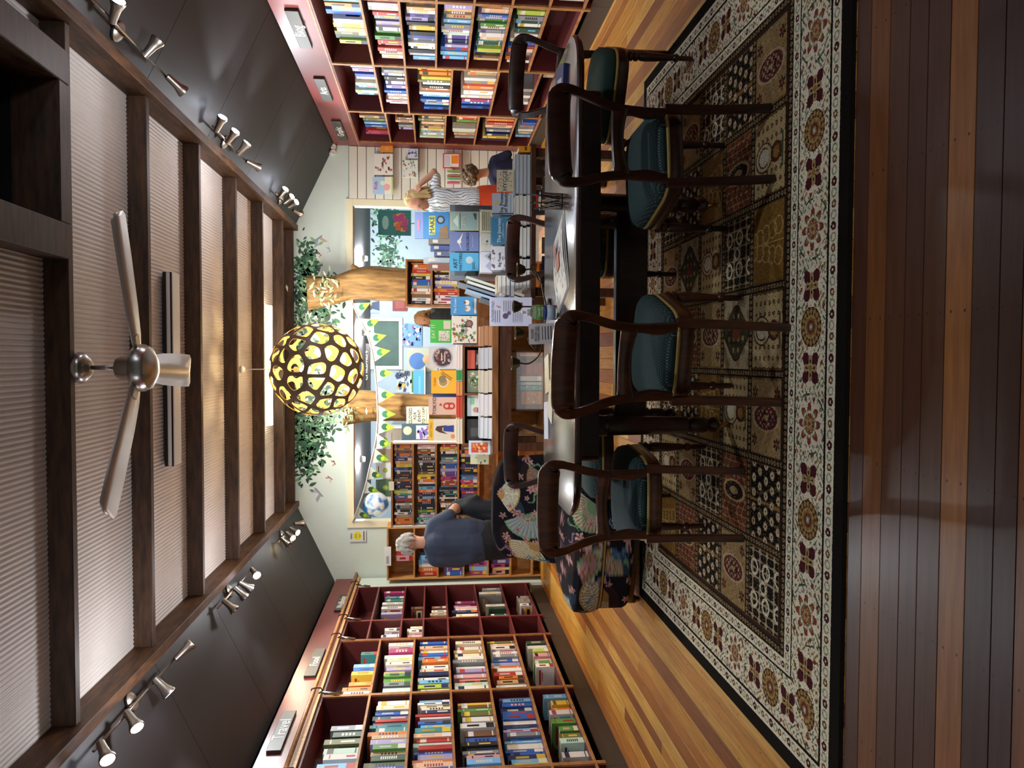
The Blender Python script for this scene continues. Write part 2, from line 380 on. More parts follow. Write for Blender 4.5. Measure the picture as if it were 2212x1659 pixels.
for k, (a, b, z) in enumerate(LB): bay('L', a, b, z, NL[k], edging=k < 3)
for k, (a, b, z) in enumerate(RB): bay('R', a, b, z, NR[k])
struct(MB().box(WL+.001, XL+.001, 9.231, 9.6, .001, 2.3).build('trim_3', 'wall_paint'))
struct(MB().box(XR-.001, WR-.001, 9.452, 9.62, .001, 2.3).build('trim_4', 'red_laminate'))
struct(MB().box(XL-.02, XL, 2.0, 9.6, 2.302, 2.607).build('trim_5', 'red_laminate'))
struct(MB().box(XR, XR+.02, 2.0, 9.62, 2.302, 2.607).build('trim_6', 'red_laminate'))
struct(MB().box(XR-.004, XR-.0005, 2.0, 9.62, 2.298, 2.312).build('trim_7', 'edge_wood'))
struct(MB().box(WL+.001, XL+.0, 2.0, 3.788, .001, 2.3).build('trim_8', 'red_laminate'))
struct(MB().box(XR, WR-.001, 2.0, 4.428, .001, 2.3).build('trim_9', 'red_laminate'))
# ladder rail along the left fascia
r = thing('ladder_rail', 'long pale wooden rail with black brackets along the left red fascia', 'rail', (XL, 6.6, 2.33))
MB().tube([(.055, -2.9, .03), (.055, 3.05, .03)], .017, 10).build('rail_pole', 'edge_wood', r, smooth=True)
MB().box(.002, .03, -2.9, 2.98, -.026, .004).build('rail_batten', 'pine', r)
for yy in (-2.81, -1.58, -.36, .88, 1.43, 2.62):
    MB().tube([(.031, yy, -.01), (.05, yy, -.04), (.075, yy, -.03), (.08, yy, .02), (.07, yy, .048), (.055, yy, .05)], .006, 6).build('bracket', 'black_plastic', r, smooth=True)
    MB().tube([(.03, yy+.02, -.03), (.006, yy+.02, -.18)], .012, 6).build('stop', 'steel', r, smooth=True)
# section signs
def sect(side, y0, y1, z, txt, label, ts):
    xf, s = (XL, 1) if side == 'L' else (XR, -1)
    o = MB().box(-.012, .012, -(y1-y0)/2, (y1-y0)/2, -.052, .052).build('section_sign', 'sign_slate', loc=(xf+s*.0125, (y0+y1)/2, z), bevel=.003, seg=1)
    tag(o, label, 'sign', 'slate section signs on the red fascias')
    lettering(txt, ts, 'chalk_white', o, (s*.0128, 0, 0), (PI/2, 0, s*PI/2))
sect('L', 5.36, 5.97, 2.505, 'Travel', 'nearest slate section sign on the left red fascia', .125)
sect('L', 6.62, 7.24, 2.457, 'Food', 'slate sign lettered Food on the left red fascia', .10)
sect('L', 8.34, 8.88, 2.42, 'Wellbeing', 'farthest slate section sign on the left red fascia', .10)
sect('R', 5.93, 6.62, 2.453, 'Biog', 'nearest slate section sign on the right red fascia', .12)
sect('R', 7.32, 7.94, 2.455, 'Arts', 'middle slate section sign on the right red fascia', .11)
sect('R', 8.6, 9.33, 2.462, 'Graphic', 'farthest slate section sign on the right red fascia', .11)
# ================================================================== LIGHTS THE ROOM HAS, AND ADDED LAMPS
def head(mb, P, d, r=.036):
    d = Vector(d).normalized(); q = Vector((0, 0, 1)).rotation_difference(d).to_matrix().to_4x4(); M = Matrix.Translation(P) @ q
    mb.lathe([(.012, -.1), (.02, -.098), (.022, -.06), (.026, -.02), (.034, .005), (.04, .02), (.04, .03), (.034, .03), (.03, .018)], 14, M)
    return M
def track(sgn, x, yc, L, aims, label, lit, power=1.0, warm=()):
    z = ZP(x); nx = .43*(1 if sgn < 0 else -1); nrm = Vector((nx, 0, -.9)); base = Vector((x, yc, z))
    root = thing('spot_track', label, 'spotlight', base)
    M = Matrix.Translation(nrm*.004) @ Vector((0, 0, 1)).rotation_difference(nrm).to_matrix().to_4x4()
    MB().lathe([(.055, 0), (.055, .012), (.045, .02), (.012, .024), (.01, .055)], 18, M).build('ceiling_plate', 'brushed_nickel', root, smooth=True, auto=40)
    c = nrm*.062
    MB().tube([c+Vector((0, -L/2, 0)), c+Vector((0, L/2, 0))], .008, 8).build('bar', 'steel', root, smooth=True)
    for k, (f, d, *ex) in enumerate(aims):
        b = c + Vector((0, (f-.5)*L, 0)); d = Vector(d).normalized(); hc = b + nrm*.03 + d*.075
        mb = MB(); mb.tube([b, b+nrm*.03, hc-d*.09], .007, 6); M = head(mb, hc, d)
        o = mb.build('spot_head', 'brushed_nickel', root, smooth=True, auto=35)
        if k in lit:
            w = k in warm
            e = MB().lathe([(.001, .0), (.033, 0), (.033, .002), (.001, .0035)], 14, M @ Matrix.Translation((0, 0, .0285))).build('lamp_lens', 'spot_warm' if w else 'spot_cool', o)
            l = bpy.data.lights.new('spot_light', 'SPOT'); l.energy = LIGHT['spot']*power*(.8 if w else 1)*(ex[0] if ex else 1); l.color = (1, .82, .58) if w else (.9, .95, 1)
            l.spot_size = math.radians(ex[1] if ex else 82); l.spot_blend = .55; l.shadow_soft_size = .03
            q = bpy.data.objects.new('spot_light', l); COL.objects.link(q); q.parent = root; q.location = hc + d*.036; q.rotation_euler = d.to_track_quat('-Z', 'Y').to_euler()
    l = bpy.data.lights.new('added_fill', 'POINT'); l.energy = LIGHT['fill']*power*len(lit); l.color = (.95, .95, 1); l.shadow_soft_size = .05   # fill lamp added below the bar to brighten the ceiling
    q = bpy.data.objects.new('added_fill', l); COL.objects.link(q); q.parent = root; q.location = nrm*.5
    return root
track(-1, -1.95, 4.33, 1.15, [(.02, (-.3, -.75, -.58)), (.3, (-.42, -.62, -.66)), (.66, (-.72, -.05, -.68)), (.98, (1.9, 1.5, -1.95), 1.8, 60)], 'spotlight bar nearest the camera on the left dark panel', (0, 1, 2, 3), 1.0, (3,))
track(-1, -1.95, 6.35, 1.0, [(.1, (-.6, -.2, -.75)), (.42, (-.72, .1, -.68)), (.58, (-.6, .35, -.7)), (.98, (-.25, -.8, -.55))], 'middle spotlight bar on the left dark panel', (1, 2, 3), 1.0, (2,))
track(-1, -1.98, 8.45, .9, [(.1, (-.5, -.45, -.74)), (.4, (-.35, -.65, -.68)), (.65, (-.3, -.55, -.78)), (.95, (-.1, .7, -.7))], 'farthest spotlight bar on the left dark panel', (1, 2), 1.0, (1, 2))
track(1, 1.76, 4.25, 1.2, [(.02, (.5, -.6, -.65)), (.3, (.6, -.62, -.5)), (.66, (.8, .1, -.6)), (.98, (-1.8, 1.9, -1.95), 1.8, 60)], 'spotlight bar nearest the camera on the right dark panel', (1, 3), 1.0, (3,))
track(1, 1.76, 6.3, 1.0, [(.02, (.68, -.5, -.53)), (.33, (.62, -.45, -.64)), (.66, (.7, -.2, -.65)), (.98, (-.3, .6, -.75))], 'middle spotlight bar with four lit lamps on right panel', (0, 1, 2, 3), 1.0)
track(1, 1.76, 8.5, .95, [(.1, (.6, -.5, -.6)), (.4, (.45, -.5, -.74)), (.65, (.35, -.5, -.8)), (.95, (-.2, .75, -.62))], 'farthest spotlight bar on the right dark panel', (0, 1, 2), 1.0)
track(-1, -1.95, 2.25, 1.1, [(.02, (-.4, .3, -.8)), (.35, (.5, .45, -.75)), (.66, (2.8, 2.75, -1.85), 5.0, 34), (.98, (1.2, 2.5, -2.0), 1.6, 50)], "spotlight bar at the room's front end on left dark panel", (1, 2, 3), .62)  # unseen bar, added to light the foreground and the displayed covers
track(1, 1.76, 2.2, 1.1, [(.02, (.4, .3, -.8)), (.35, (-.5, .4, -.75)), (.66, (-1.9, 4.15, -1.8), 6.0, 32), (.98, (-2.6, 2.6, -2.2), 1.6, 50)], "spotlight bar at the room's front end on right dark panel", (1, 2, 3), .62)  # its unseen partner opposite, added for the same front light
# fluorescent battens between the beams
def batten(y, lit, label):
    r = thing('ceiling_batten', label, 'ceiling light', (-.08, y, 3.23))
    m = MB(); m.prism([(-.06, -.005), (.06, -.005), (.085, -.045), (.07, -.075), (-.07, -.075), (-.085, -.045)], -.67, .67, ax='x')
    if lit:
        MB().prism([(-.05, -.005), (.05, -.005), (.05, -.03), (-.05, -.03)], -.67, .67, ax='x').build('housing', 'white_paint', r)
        MB().prism([(-.05, -.031), (.05, -.031), (.062, -.06), (.04, -.085), (-.04, -.085), (-.062, -.06)], -.66, .66, ax='x').build('diffuser', 'tube_glow', r)
        l = bpy.data.lights.new('tube_light', 'AREA'); l.shape = 'RECTANGLE'; l.size = 1.3; l.size_y = .1; l.energy = LIGHT['tube']; l.color = (1, .95, .84)
        q = bpy.data.objects.new('tube_light', l); COL.objects.link(q); q.parent = r; q.location = (0, 0, -.09)
    else:
        m.build('housing', 'white_paint', r, bevel=.003, seg=1)
        MB().box(-.672, .672, -.078, -.07, -.07, -.01).build('black_strip', 'black_plastic', r)  # black strip along the near side of the housing
batten(5.42, False, 'unlit white batten light on the ceiling behind the fan')
batten(8.42, True, 'lit fluorescent batten light above the round pendant')
# ---- ball pendant: a plywood shell of irregular holes
r = thing('pendant_lamp', 'round pierced plywood pendant lamp glowing yellow inside', 'lamp', (-.10, 6.95, 2.43))
RAD = .425; pts = []
rnd = random.Random(5); NP = 92
for i in range(NP):
    z = 1-2*(i+.5)/NP; a = i*2.39996; q = math.sqrt(1-z*z); pts.append(Vector((q*math.cos(a), q*math.sin(a), z)))
pts = [(p + Vector((rnd.gauss(0, .055), rnd.gauss(0, .055), rnd.gauss(0, .055)))).normalized() for p in pts]
bm = bmesh.new()
for p in pts: bm.verts.new(p)
bmesh.ops.convex_hull(bm, input=bm.verts); bm.verts.ensure_lookup_table(); bm.verts.index_update()
cells = []
for v in bm.verts:
    cs = [f.normal.normalized() if f.normal.dot(f.calc_center_median()) > 0 else -f.normal.normalized() for f in v.link_faces]
    c = v.co.normalized(); u = c.orthogonal().normalized(); w = c.cross(u)
    cs.sort(key=lambda p: math.atan2(p.dot(w), p.dot(u))); cells.append((c, cs))
bm.free()
mo, mi_, me_ = MB(), MB(), MB()
for c, cs in cells:
    out = []; n = len(cs)
    for k in range(n):
        a, b = cs[k], cs[(k+1) % n]
        for t in (0, .33, .66): out.append((a.lerp(b, t)).normalized())
    cen = sum(out, Vector()).normalized(); fac = rnd.uniform(.69, .84); N_ = len(out)
    inn = [cen.lerp(o_, fac) for o_ in out]
    for _ in range(1): inn = [(inn[k-1]+inn[k]*2+inn[(k+1) % N_])/4 for k in range(N_)]
    inn = [p.normalized() for p in inn]
    fs = [(k, (k+1) % N_, N_+(k+1) % N_, N_+k) for k in range(N_)]
    mo.add([p*RAD for p in out+inn], fs); mi_.add([p*(RAD-.006) for p in out+inn], fs)
    me_.add([p*RAD for p in inn]+[p*(RAD-.006) for p in inn], fs)
mo.build('shell', 'lamp_ply', r, smooth=True); mi_.build('inner_skin', 'lamp_inner', r, smooth=True); me_.build('cut_edge', 'lamp_inner', r)
MB().sphere((0, 0, .1), .045, 14, 10).build('bulb', 'bulb_glow', r, smooth=True)
MB().lathe([(.022, .14), (.024, .2), (.012, .21)], 12).build('lamp_socket', 'steel', r, smooth=True)
MB().tube([(0, 0, .21), (0, 0, .67)], .005, 6).build('cord', 'cord_white', r)
MB().lathe([(.03, .685), (.035, .66), (.02, .645), (.006, .635)], 14).build('ceiling_rose', 'cord_white', r, smooth=True)
l = bpy.data.lights.new('pendant_light', 'POINT'); l.energy = LIGHT['pendant']; l.color = (1, .78, .42); l.shadow_soft_size = .05
q = bpy.data.objects.new('pendant_light', l); COL.objects.link(q); q.parent = r; q.location = (0, 0, .1)
# ---- ceiling fan
r = thing('ceiling_fan', 'three-bladed brushed metal ceiling fan hanging from the first beam', 'fan', (-.05, 3.88, 2.8))
MB().lathe([(.075, .32), (.08, .305), (.07, .28), (.035, .255), (.02, .25)], 24).build('canopy', 'steel', r, smooth=True, auto=40)
MB().lathe([(.012, .25), (.012, .14)], 12).build('down_rod', 'brushed_nickel', r, smooth=True)
MB().lathe([(.02, .145), (.05, .13), (.058, .11), (.058, .06), (.062, .05)], 20).build('yoke_cover', 'brushed_nickel', r, smooth=True, auto=40)
MB().lathe([(.05, .052), (.105, .048), (.118, .03), (.118, .0), (.105, -.025), (.06, -.05), (.012, -.062)], 28).build('motor_housing', 'steel', r, smooth=True, auto=30)
bl = MB(); secs = []
for t, w in ((.09, .045), (.16, .07), (.3, .085), (.55, .095), (.74, .095), (.765, .07)):
    tw = .03; secs.append([(t, -w*math.cos(tw), -w*math.sin(tw)), (t, w*.2, .012), (t, w*math.cos(tw), w*math.sin(tw)), (t, w*.2, .004)])
bl.loft(secs)
me = bl.mesh('blade', 'fan_blade_paint', True)
for a in (341, 212, 92):
    o = bpy.data.objects.new('blade', me); COL.objects.link(o); o.parent = r; o.rotation_euler = (0, 0, math.radians(a)); o.location = (0, 0, .02)
    b = MB().box(.07, .17, -.022, .022, -.006, .002).build('blade_iron', 'steel', o)
# security lamp at the top of the slat wall
p = at(718, 318, 9.55); r = thing('wall_camera', 'white twin-headed camera in the corner above white slats', 'camera', (p.x-.02, 9.56, p.z))
MB().box(-.05, .05, .03, .085, -.03, .05).build('mount', 'white_paint', r, bevel=.008)
for s in (-1, 1): MB().lathe([(.02, -.07), (.035, -.06), (.038, .0), (.034, .01), (.02, .004)], 14, Matrix.Translation((s*.035, -.0, -.01)) @ Matrix.Rotation(PI/2+.4, 4, 'X')).build('camera_head', 'white_paint', r, smooth=True)
# back room lamps
for k, (x, y) in enumerate(((-1.5, 11.2), (.4, 11.6), (1.55, 11.7))):
    r = thing('downlight', ('bright ceiling spot in back room above the blue balloon', 'bright ceiling spot in back room behind the pendant', 'bright ceiling spot in back room behind the teal banner')[k], 'ceiling light', (x, y, 2.455))
    MB().lathe([(.05, 0), (.05, -.03), (.04, -.06)], 16).build('can', 'brushed_nickel', r, smooth=True); MB().lathe([(.001, -.062), (.036, -.062), (.036, -.066), (.001, -.066)], 16).build('lamp_lens', 'back_lamp', r)
    l = bpy.data.lights.new('downlight_lamp', 'POINT'); l.energy = LIGHT['back']; l.color = (.93, .97, 1); l.shadow_soft_size = .12
    q = bpy.data.objects.new('downlight_lamp', l); COL.objects.link(q); q.parent = r; q.location = (0, 0, -.16)
# ================================================================== RUG
RX0, RX1, RY0, RY1 = -1.56, 1.80, 2.305, 4.74
def rug():
    st = .0042; W, L = RX1-RX0, RY1-RY0; nx, ny = int(W/st), int(L/st)
    s, t = np.meshgrid((np.arange(nx)+.5)*W/nx, (np.arange(ny)+.5)*L/ny)
    C = np.zeros((ny, nx, 3)); rng = np.random.RandomState(4)
    L3 = lambda h: np.array(lin(h)[:3])
    CREAM, BLK, BURG, RED, OLV, GLD, SAGE, TAN, BRN, DGR = map(L3, ('#ddd6bd', '#17130f', '#4a1c22', '#7e3d2e', '#5e5834', '#8a6834', '#848c72', '#a48a60', '#3a2618', '#3c4a36'))
    def put(mask, col): C[mask] = col
    dl, dr, db, dt = s, W-s, t, L-t
    d = np.minimum(np.minimum(dl, dr), np.minimum(db, dt))
    horiz = (np.minimum(db, dt) <= np.minimum(dl, dr))           # on the near/far sides
    p = np.where(horiz, s-W/2, t-L/2)                             # along the side
    put(d >= 0, BLK); put(d > .072, CREAM)
    def guard(m, c, hw, per):
        q = np.mod(p, per)-per/2; k = np.floor(p/per).astype(int) % 2; r = np.hypot(q*1.0, (d-c))
        put(m & (r < hw*1.15) & (k == 0), BLK); put(m & (r < hw) & (k == 0), BURG); put(m & (r < hw) & (k == 1), BRN); put(m & (r < hw*.72) & (k == 1), GLD)
        put(m & (r < hw*.35), CREAM)
        q2 = np.abs(np.mod(p+per/2, per)-per/2); put(m & (np.abs(np.hypot(q2, d-c)-.014) < .003), SAGE)
    guard((d > .072) & (d < .128), .1, .014, .075)
    put((d > .126) & (d < .137), BLK)
    mb = (d > .137) & (d < .343); c0 = .24; b = d-c0
    # scrolls and leaves filling the main border
    f = np.sin(p*70+2*np.sin(b*60))*np.sin(b*75+1.7*np.sin(p*31)); g = np.sin(p*47+1.3)*np.cos(b*52+p*18)
    f2 = np.sin(p*118+2.2*np.sin(b*95))*np.sin(b*110+1.9*np.sin(p*64))
    put(mb & (np.abs(f) < .06), SAGE*.85); put(mb & (f2 > .62), TAN); put(mb & (f2 > .8), GLD*.9); put(mb & (f2 < -.7), SAGE*.8); put(mb & (f2 < -.86), DGR*1.6); put(mb & (g > .9), RED*.9); put(mb & (g < -.92), OLV)
    per = .70; ph = np.mod(p+per/2, per)-per/2
    def pol(x): a = ph-x; return np.hypot(a, b)*1.26, np.arctan2(b, a)
    for x in (0, per, -per):                                       # beaded round medallions
        r, th = pol(x); put(mb & (r < .096), CREAM); bead = np.cos(th*16)
        put(mb & (r < .092) & (r > .052), BRN); put(mb & (np.abs(r-.073) < .0165*np.sqrt(np.clip((bead+1)/2, 0, 1))), GLD); put(mb & (np.abs(r-.073) < .008*(bead > .55)), TAN)
        put(mb & (r < .056), TAN); put(mb & (r < .044+.006*np.cos(8*th)), GLD*.9); put(mb & (r < .032), RED*.7); put(mb & (r < .018), SAGE); put(mb & (r < .007), CREAM)
    for x in (.148, -.148):                                        # burgundy four-lobed flowers
        r, th = pol(x); put(mb & (r < .085), CREAM); lob = np.abs(np.cos(2*th+PI/2))
        put(mb & (r < .09*lob**.6) & (r > .02), BURG); put(mb & (r < .06*np.abs(np.cos(2*th))**.8), TAN); put(mb & (np.abs(r-.032) < .009) & (np.cos(8*th) > .5), BLK); put(mb & (r < .014), GLD)
    for x in (.35, -.35):                                          # red and gold rosettes
        r, th = pol(x); pet = np.abs(np.cos(4*th)); k = np.cos(8*th+PI)
        put(mb & (r < .1), CREAM); put(mb & (r < .088*pet**.5+.01), RED*.95); put(mb & (r < .08*np.abs(np.cos(4*th))**.6) & (np.cos(4*th) < 0), GLD)
        put(mb & (np.abs(r-.055) < .012*pet), SAGE); put(mb & (np.abs(r-.055) < .005*pet), CREAM); put(mb & (r < .026+.005*np.cos(8*th)), TAN); put(mb & (r < .01), RED)
        r2 = np.hypot(ph-x, b); put(mb & (np.abs(r2-.108) < .004) & (np.sin(6*th) > .1), DGR)
    put((d > .343) & (d < .354), BLK); put((d >= .354), CREAM)
    guard((d > .354) & (d < .402), .378, .012, .07)
    def chain(m, u, v):                                            # dark band with a row of pale ovals
        put(m, BLK*1.3); q = np.mod(u, .026)-.013; put(m & (np.hypot(q*1.0, v) < .0095), TAN*.8); put(m & (np.hypot(q, v) < .0045), BRN)
    put((d > .402), BRN); chain((d > .406) & (d < .44), p, d-.423)
    fx0, fx1, fy0, fy1 = .44, W-.44, .44, L-.44; NC, NR_ = 7, 5; pw, phh = (fx1-fx0)/NC, (fy1-fy0)/NR_
    inn = d >= .44; ci = np.clip(((s-fx0)/pw).astype(int), 0, NC-1); ri = np.clip(((t-fy0)/phh).astype(int), 0, NR_-1)
    u = s-fx0-(ci+.5)*pw; v = t-fy0-(ri+.5)*phh
    kinds = [[5, 0, 3, 1, 2, 1, 3], [3, 4, 1, 6, 5, 4, 0], [0, 5, 2, 3, 1, 2, 5], [4, 3, 0, 4, 6, 0, 3], [2, 1, 5, 0, 3, 5, 4]]
    K = np.array(kinds)[ri, ci]
    grounds = [L3('#120f0d'), L3('#b09a70'), L3('#7c5a26'), L3('#9a7648'), L3('#5c2a1c'), L3('#15120e'), L3('#3a3c28')]
    hw, hh = pw/2-.018, phh/2-.018; au = np.abs(u)
    ins = inn & (au < hw) & (np.abs(v) < hh)
    put(inn, BRN*.9)
    for k, gcol in enumerate(grounds): put(ins & (K == k), gcol)
    put(ins & ((hw-au < .006) | (hh-np.abs(v) < .006)), GLD*.6)
    def lat(du, dv, off=0): return np.hypot(np.mod(au+off*(np.floor((v+9)/dv) % 2)*du/2, du)-du/2, np.mod(v+9, dv)-dv/2)
    m = ins & (K == 0)                                             # night tree with pale flowers
    put(m & (np.abs(np.sin(v*18)*.02+np.abs(u)-.045-.3*np.abs(v)*.3) < .003), OLV); put(m & (au < .006+.01*np.clip(.12-v, 0, 1)), GLD)
    r = lat(.062, .056, 1); put(m & (r < .019), TAN); put(m & (r < .014), L3('#c9bfa6')); put(m & (r < .006), RED*.8)
    m = ins & (K == 1)                                             # beige panel with an arch and vase
    r = lat(.045, .04); put(m & (r < .010), BRN); put(m & (r < .005), GLD)
    a = np.hypot(u, (v-.05)*.8); put(m & (a < .062), BRN); put(m & (a < .055), L3('#b8a680')); put(m & (a < .042) & (v > .02), BRN); put(m & (a < .035), CREAM*.8); put(m & (np.hypot(u*1.2, v+.06) < .05), L3('#4a2418')); put(m & (np.hypot(u*1.2, v+.06) < .028), GLD); put(m & (np.abs(v+.115) < .007) & (au < .07), DGR)
    m = ins & (K == 2)                                             # ochre vine panel
    for kk in range(5): put(m & (np.abs(np.hypot(au-.02-.02*kk*.5, v-.13+kk*.055)-.035) < .0028), L3('#b89a5c'))
    put(m & (au < .003), L3('#b89a5c'))
    m = ins & (K == 3)                                             # tan panel with a red medallion
    vine = np.sin(u*90+v*40)*np.sin(v*70-u*30); put(m & (np.abs(vine) < .13), SAGE*.7); put(m & (vine > .8), TAN)
    e = np.hypot(u/.052, v/.105); put(m & (e < 1.18), L3('#a89478')); put(m & (e < 1), L3('#54231f')); put(m & (e < .8) & (np.sin(v*170)*np.sin(u*190) > .2), L3('#a08a72')); put(m & (e < .5) & (np.sin(v*120) > .2), L3('#2c1a1a')); put(m & (e < .2), TAN)
    for a_, b_ in ((.1, .1), (.1, -.1)):
        r = np.hypot(au-a_, v-b_); th = np.arctan2(v-b_, au-a_); put(m & (r < .028*(.75+.25*np.cos(6*th))), L3('#2a1c1a')); put(m & (r < .011), RED)
    m = ins & (K == 4)                                             # rust panel with a dark pod
    vine = np.sin(au*95)*np.sin(v*60+np.sin(au*50)); put(m & (np.abs(vine) < .16), TAN*.7); put(m & (vine > .75), L3('#8a3a24'))
    e = np.hypot(u/.045, (v)/.11); put(m & (e < 1), L3('#1a1410')); put(m & (np.abs(e-1) < .1), TAN); put(m & (e < .4), TAN*.8)
    m = ins & (K == 5)                                             # black panel with white scrolls
    q = np.sin(au*85+.6)*np.cos(v*48); q2 = np.hypot(au-.07, np.mod(v+.3, .11)-.055)
    put(m & (np.abs(q) < .2), L3('#a8987a')); put(m & (np.abs(q2-.03) < .006), CREAM*.9); put(m & (np.hypot(u, v) < .03), CREAM*.8); put(m & (np.hypot(u, v) < .018), BLK)
    m = ins & (K == 6)                                             # sage and white vase panel
    e = np.hypot(u/(.085+.03*np.cos(v*22)), v/.13); put(m & (e > 1.1), L3('#a99c80')); put(m & (e > 1.1) & (np.sin(u*60)*np.sin(v*60) > .4), TAN*.8); put(m & (np.abs(e-1.05) < .06), BRN)
    put(m & (e < .9) & (lat(.05, .05) < .012), TAN); put(m & (e < .3), RED*.8)
    det = np.sin(au*230+np.sin(v*90)*2)*np.sin(v*210+np.sin(au*80)*2); put(ins & (det > .86), TAN*.75); put(ins & (det < -.9), BRN*.8)
    eu, ev = pw/2-au, phh/2-np.abs(v)
    inner = inn & (d > .452)
    chain(inner & (ev < .014) & (eu > .014), s, np.minimum(ev, 9)*1.0-.0); chain(inner & (eu < .014), t, eu-.0)
    C *= (1+rng.normal(0, .09, (ny, nx, 1))); C = np.clip(C, 0, 1)
    # mesh: one quad per knot
    gx, gy = np.meshgrid(RX0+np.arange(nx+1)*W/nx, RY0+np.arange(ny+1)*L/ny); zz = np.full_like(gx, .011)+rng.normal(0, .0004, gx.shape)
    zz[:2] = zz[-2:] = .004; zz[:, :2] = .004; zz[:, -2:] = .004
    V = np.stack([gx, gy, zz], -1).reshape(-1, 3); i0 = (np.arange(ny)[:, None]*(nx+1)+np.arange(nx)[None]).ravel()
    Fc = np.stack([i0, i0+1, i0+nx+2, i0+nx+1], -1)
    me = bpy.data.meshes.new('rug'); me.vertices.add(len(V)); me.vertices.foreach_set('co', V.ravel())
    me.loops.add(Fc.size); me.loops.foreach_set('vertex_index', Fc.ravel().astype(np.int32)); me.polygons.add(len(Fc)); me.polygons.foreach_set('loop_start', (np.arange(len(Fc))*4).astype(np.int32))
    me.update(calc_edges=True)
    ca = me.color_attributes.new('Col', 'FLOAT_COLOR', 'CORNER'); cc = np.ones((len(Fc), 4, 4), np.float32); cc[:, :, :3] = C.reshape(-1, 1, 3); ca.data.foreach_set('color', cc.ravel())
    me.materials.append(MT['pile']); o = bpy.data.objects.new('rug', me); COL.objects.link(o)
    tag(o, 'large patterned rug with black edge and cream flowered border under the table', 'rug')
    m = MB(); m.box(RX0+.004, RX1-.004, RY0+.004, RY1-.004, .0012, .0035); m.build('backing', 'black_plastic', o)
rug()
# ================================================================== DINING CHAIRS
def arc(pts, n=8):
    """Catmull-Rom through pts"""
    P = [Vector(p) for p in pts]; out = []
    for i in range(len(P)-1):
        a, b, c, d = P[max(i-1, 0)], P[i], P[i+1], P[min(i+2, len(P)-1)]
        for k in range(n):
            t = k/n; out.append(.5*((2*b)+(c-a)*t+(2*a-5*b+4*c-d)*t*t+(3*b-a-3*c+d)*t**3))
    return out+[P[-1]]
def backy(z): return -.02 - .085*max(0, (z-.42)/.5)**1.4 - .055*max(0, (.42-z)/.42)**1.5     # side profile of the stiles
def strip(path, widths, thick):
    """sweep a rounded bar along path lying in the x-z plane of the chair back"""
    secs = []; n = len(path)
    for i, p in enumerate(path):
        t = (path[min(i+1, n-1)]-path[max(i-1, 0)]).normalized(); nr = Vector((t.z, 0, -t.x)).normalized()
        w = widths[i]/2; h = thick/2; y = backy(p.z); c = Vector((p.x, y, p.z))
        sec = []
        for a, b in ((-1, -.55), (-.8, -1), (.8, -1), (1, -.55), (1, .55), (.8, 1), (-.8, 1), (-1, .55)): sec.append(c+nr*(w*a)+Vector((0, h*b, 0)))
        secs.append(sec)
    return MB().loft(secs)
def make_chair(name, label, woodm, cloth, wide=1.0):
    r = thing(name, label, 'chair')
    W = wide
    half = [(.148, 0, .0), (.150, 0, .2), (.155, 0, .42), (.153, 0, .52), (.154, 0, .60), (.168, 0, .68), (.193, 0, .76), (.209, 0, .83)]
    lo = arc(half[:3], 8); up = arc([half[2], *half[3:], (.200, 0, .875), (.163, 0, .905), (.08, 0, .912), (0, 0, .914)], 8)
    full = up + [Vector((-p.x, 0, p.z)) for p in reversed(up[:-1])]; full = [Vector((p.x*W, 0, p.z)) for p in full]
    # crest deepens towards the middle: shift the centreline in by half the width
    ws, pp = [], []
    for i, p in enumerate(full):
        q = min(1, max(0, (p.z-.78)/.12)); w = .034 + .012*math.exp(-((p.z-.50)/.05)**2) + .056*q*q; ws.append(w)
        t = (full[min(i+1, len(full)-1)]-full[max(i-1, 0)]).normalized(); nr = Vector((t.z, 0, -t.x)); nr = nr if nr.dot(Vector((-p.x, 0, .6-p.z))) > 0 else -nr
        pp.append(p + nr*(w/2))
    strip(pp, ws, .026).build('back_frame', woodm, r, smooth=True, auto=50)
    # curved cross rail
    path = [Vector((x*W, 0, .618+.016*math.cos(x/.15*PI/2)-.01)) for x in np.linspace(-.138, .138, 15)]
    strip(path, [.048+.02*(abs(p.x)/(.138*W))**2 for p in path], .022).build('cross_rail', woodm, r, smooth=True, auto=50)
    for s in (-1, 1):
        l = [Vector((p.x*s*W, 0, p.z)) for p in lo]; strip(l, [.032+.004*(p.z/.42) for p in l], .032).build('leg', woodm, r, smooth=True, auto=50)
        prof = [(.009, 0), (.013, .004), (.0135, .06), (.012, .07), (.019, .08), (.021, .09), (.019, .1), (.013, .105), (.016, .12), (.022, .2), (.025, .255), (.022, .28), (.016, .288), (.024, .294), (.026, .303), (.024, .312), (.016, .317), (.024, .323), (.026, .332), (.024, .339)]
        MB().lathe(prof, 16, Matrix.Translation((s*.2*W, .40, 0))).build('leg', woodm, r, smooth=True, auto=40)
    def outline(k, z, dome=0):
        pts = []
        for j in range(40):
            a = 2*PI*j/40; c, s_ = math.cos(a), math.sin(a); e = .42
            x = abs(c)**e*(1 if c > 0 else -1); y = abs(s_)**e*(1 if s_ > 0 else -1)
            hwid = (.18+.055*(y+1)/2)*W; pts.append((x*hwid*k, .218+y*.218*k+.018*max(0, y)*(1-x*x)*k, z))
        return pts
    MB().loft([outline(1.0, .34), outline(1.012, .345), outline(1.012, .375), outline(1.0, .38), outline(1.0, .393)]).build('seat_rail', woodm, r, smooth=True, auto=35)
    MB().loft([outline(1.0, .3935), outline(1.012, .4), outline(1.0, .407)]).build('braid', 'gold_braid', r, smooth=True)
    MB().loft([outline(.985, .4075), outline(.99, .425), outline(.96, .45), outline(.87, .468), outline(.65, .482), outline(.35, .489), outline(.06, .491)]).build('seat', cloth, r, smooth=True)
    return r
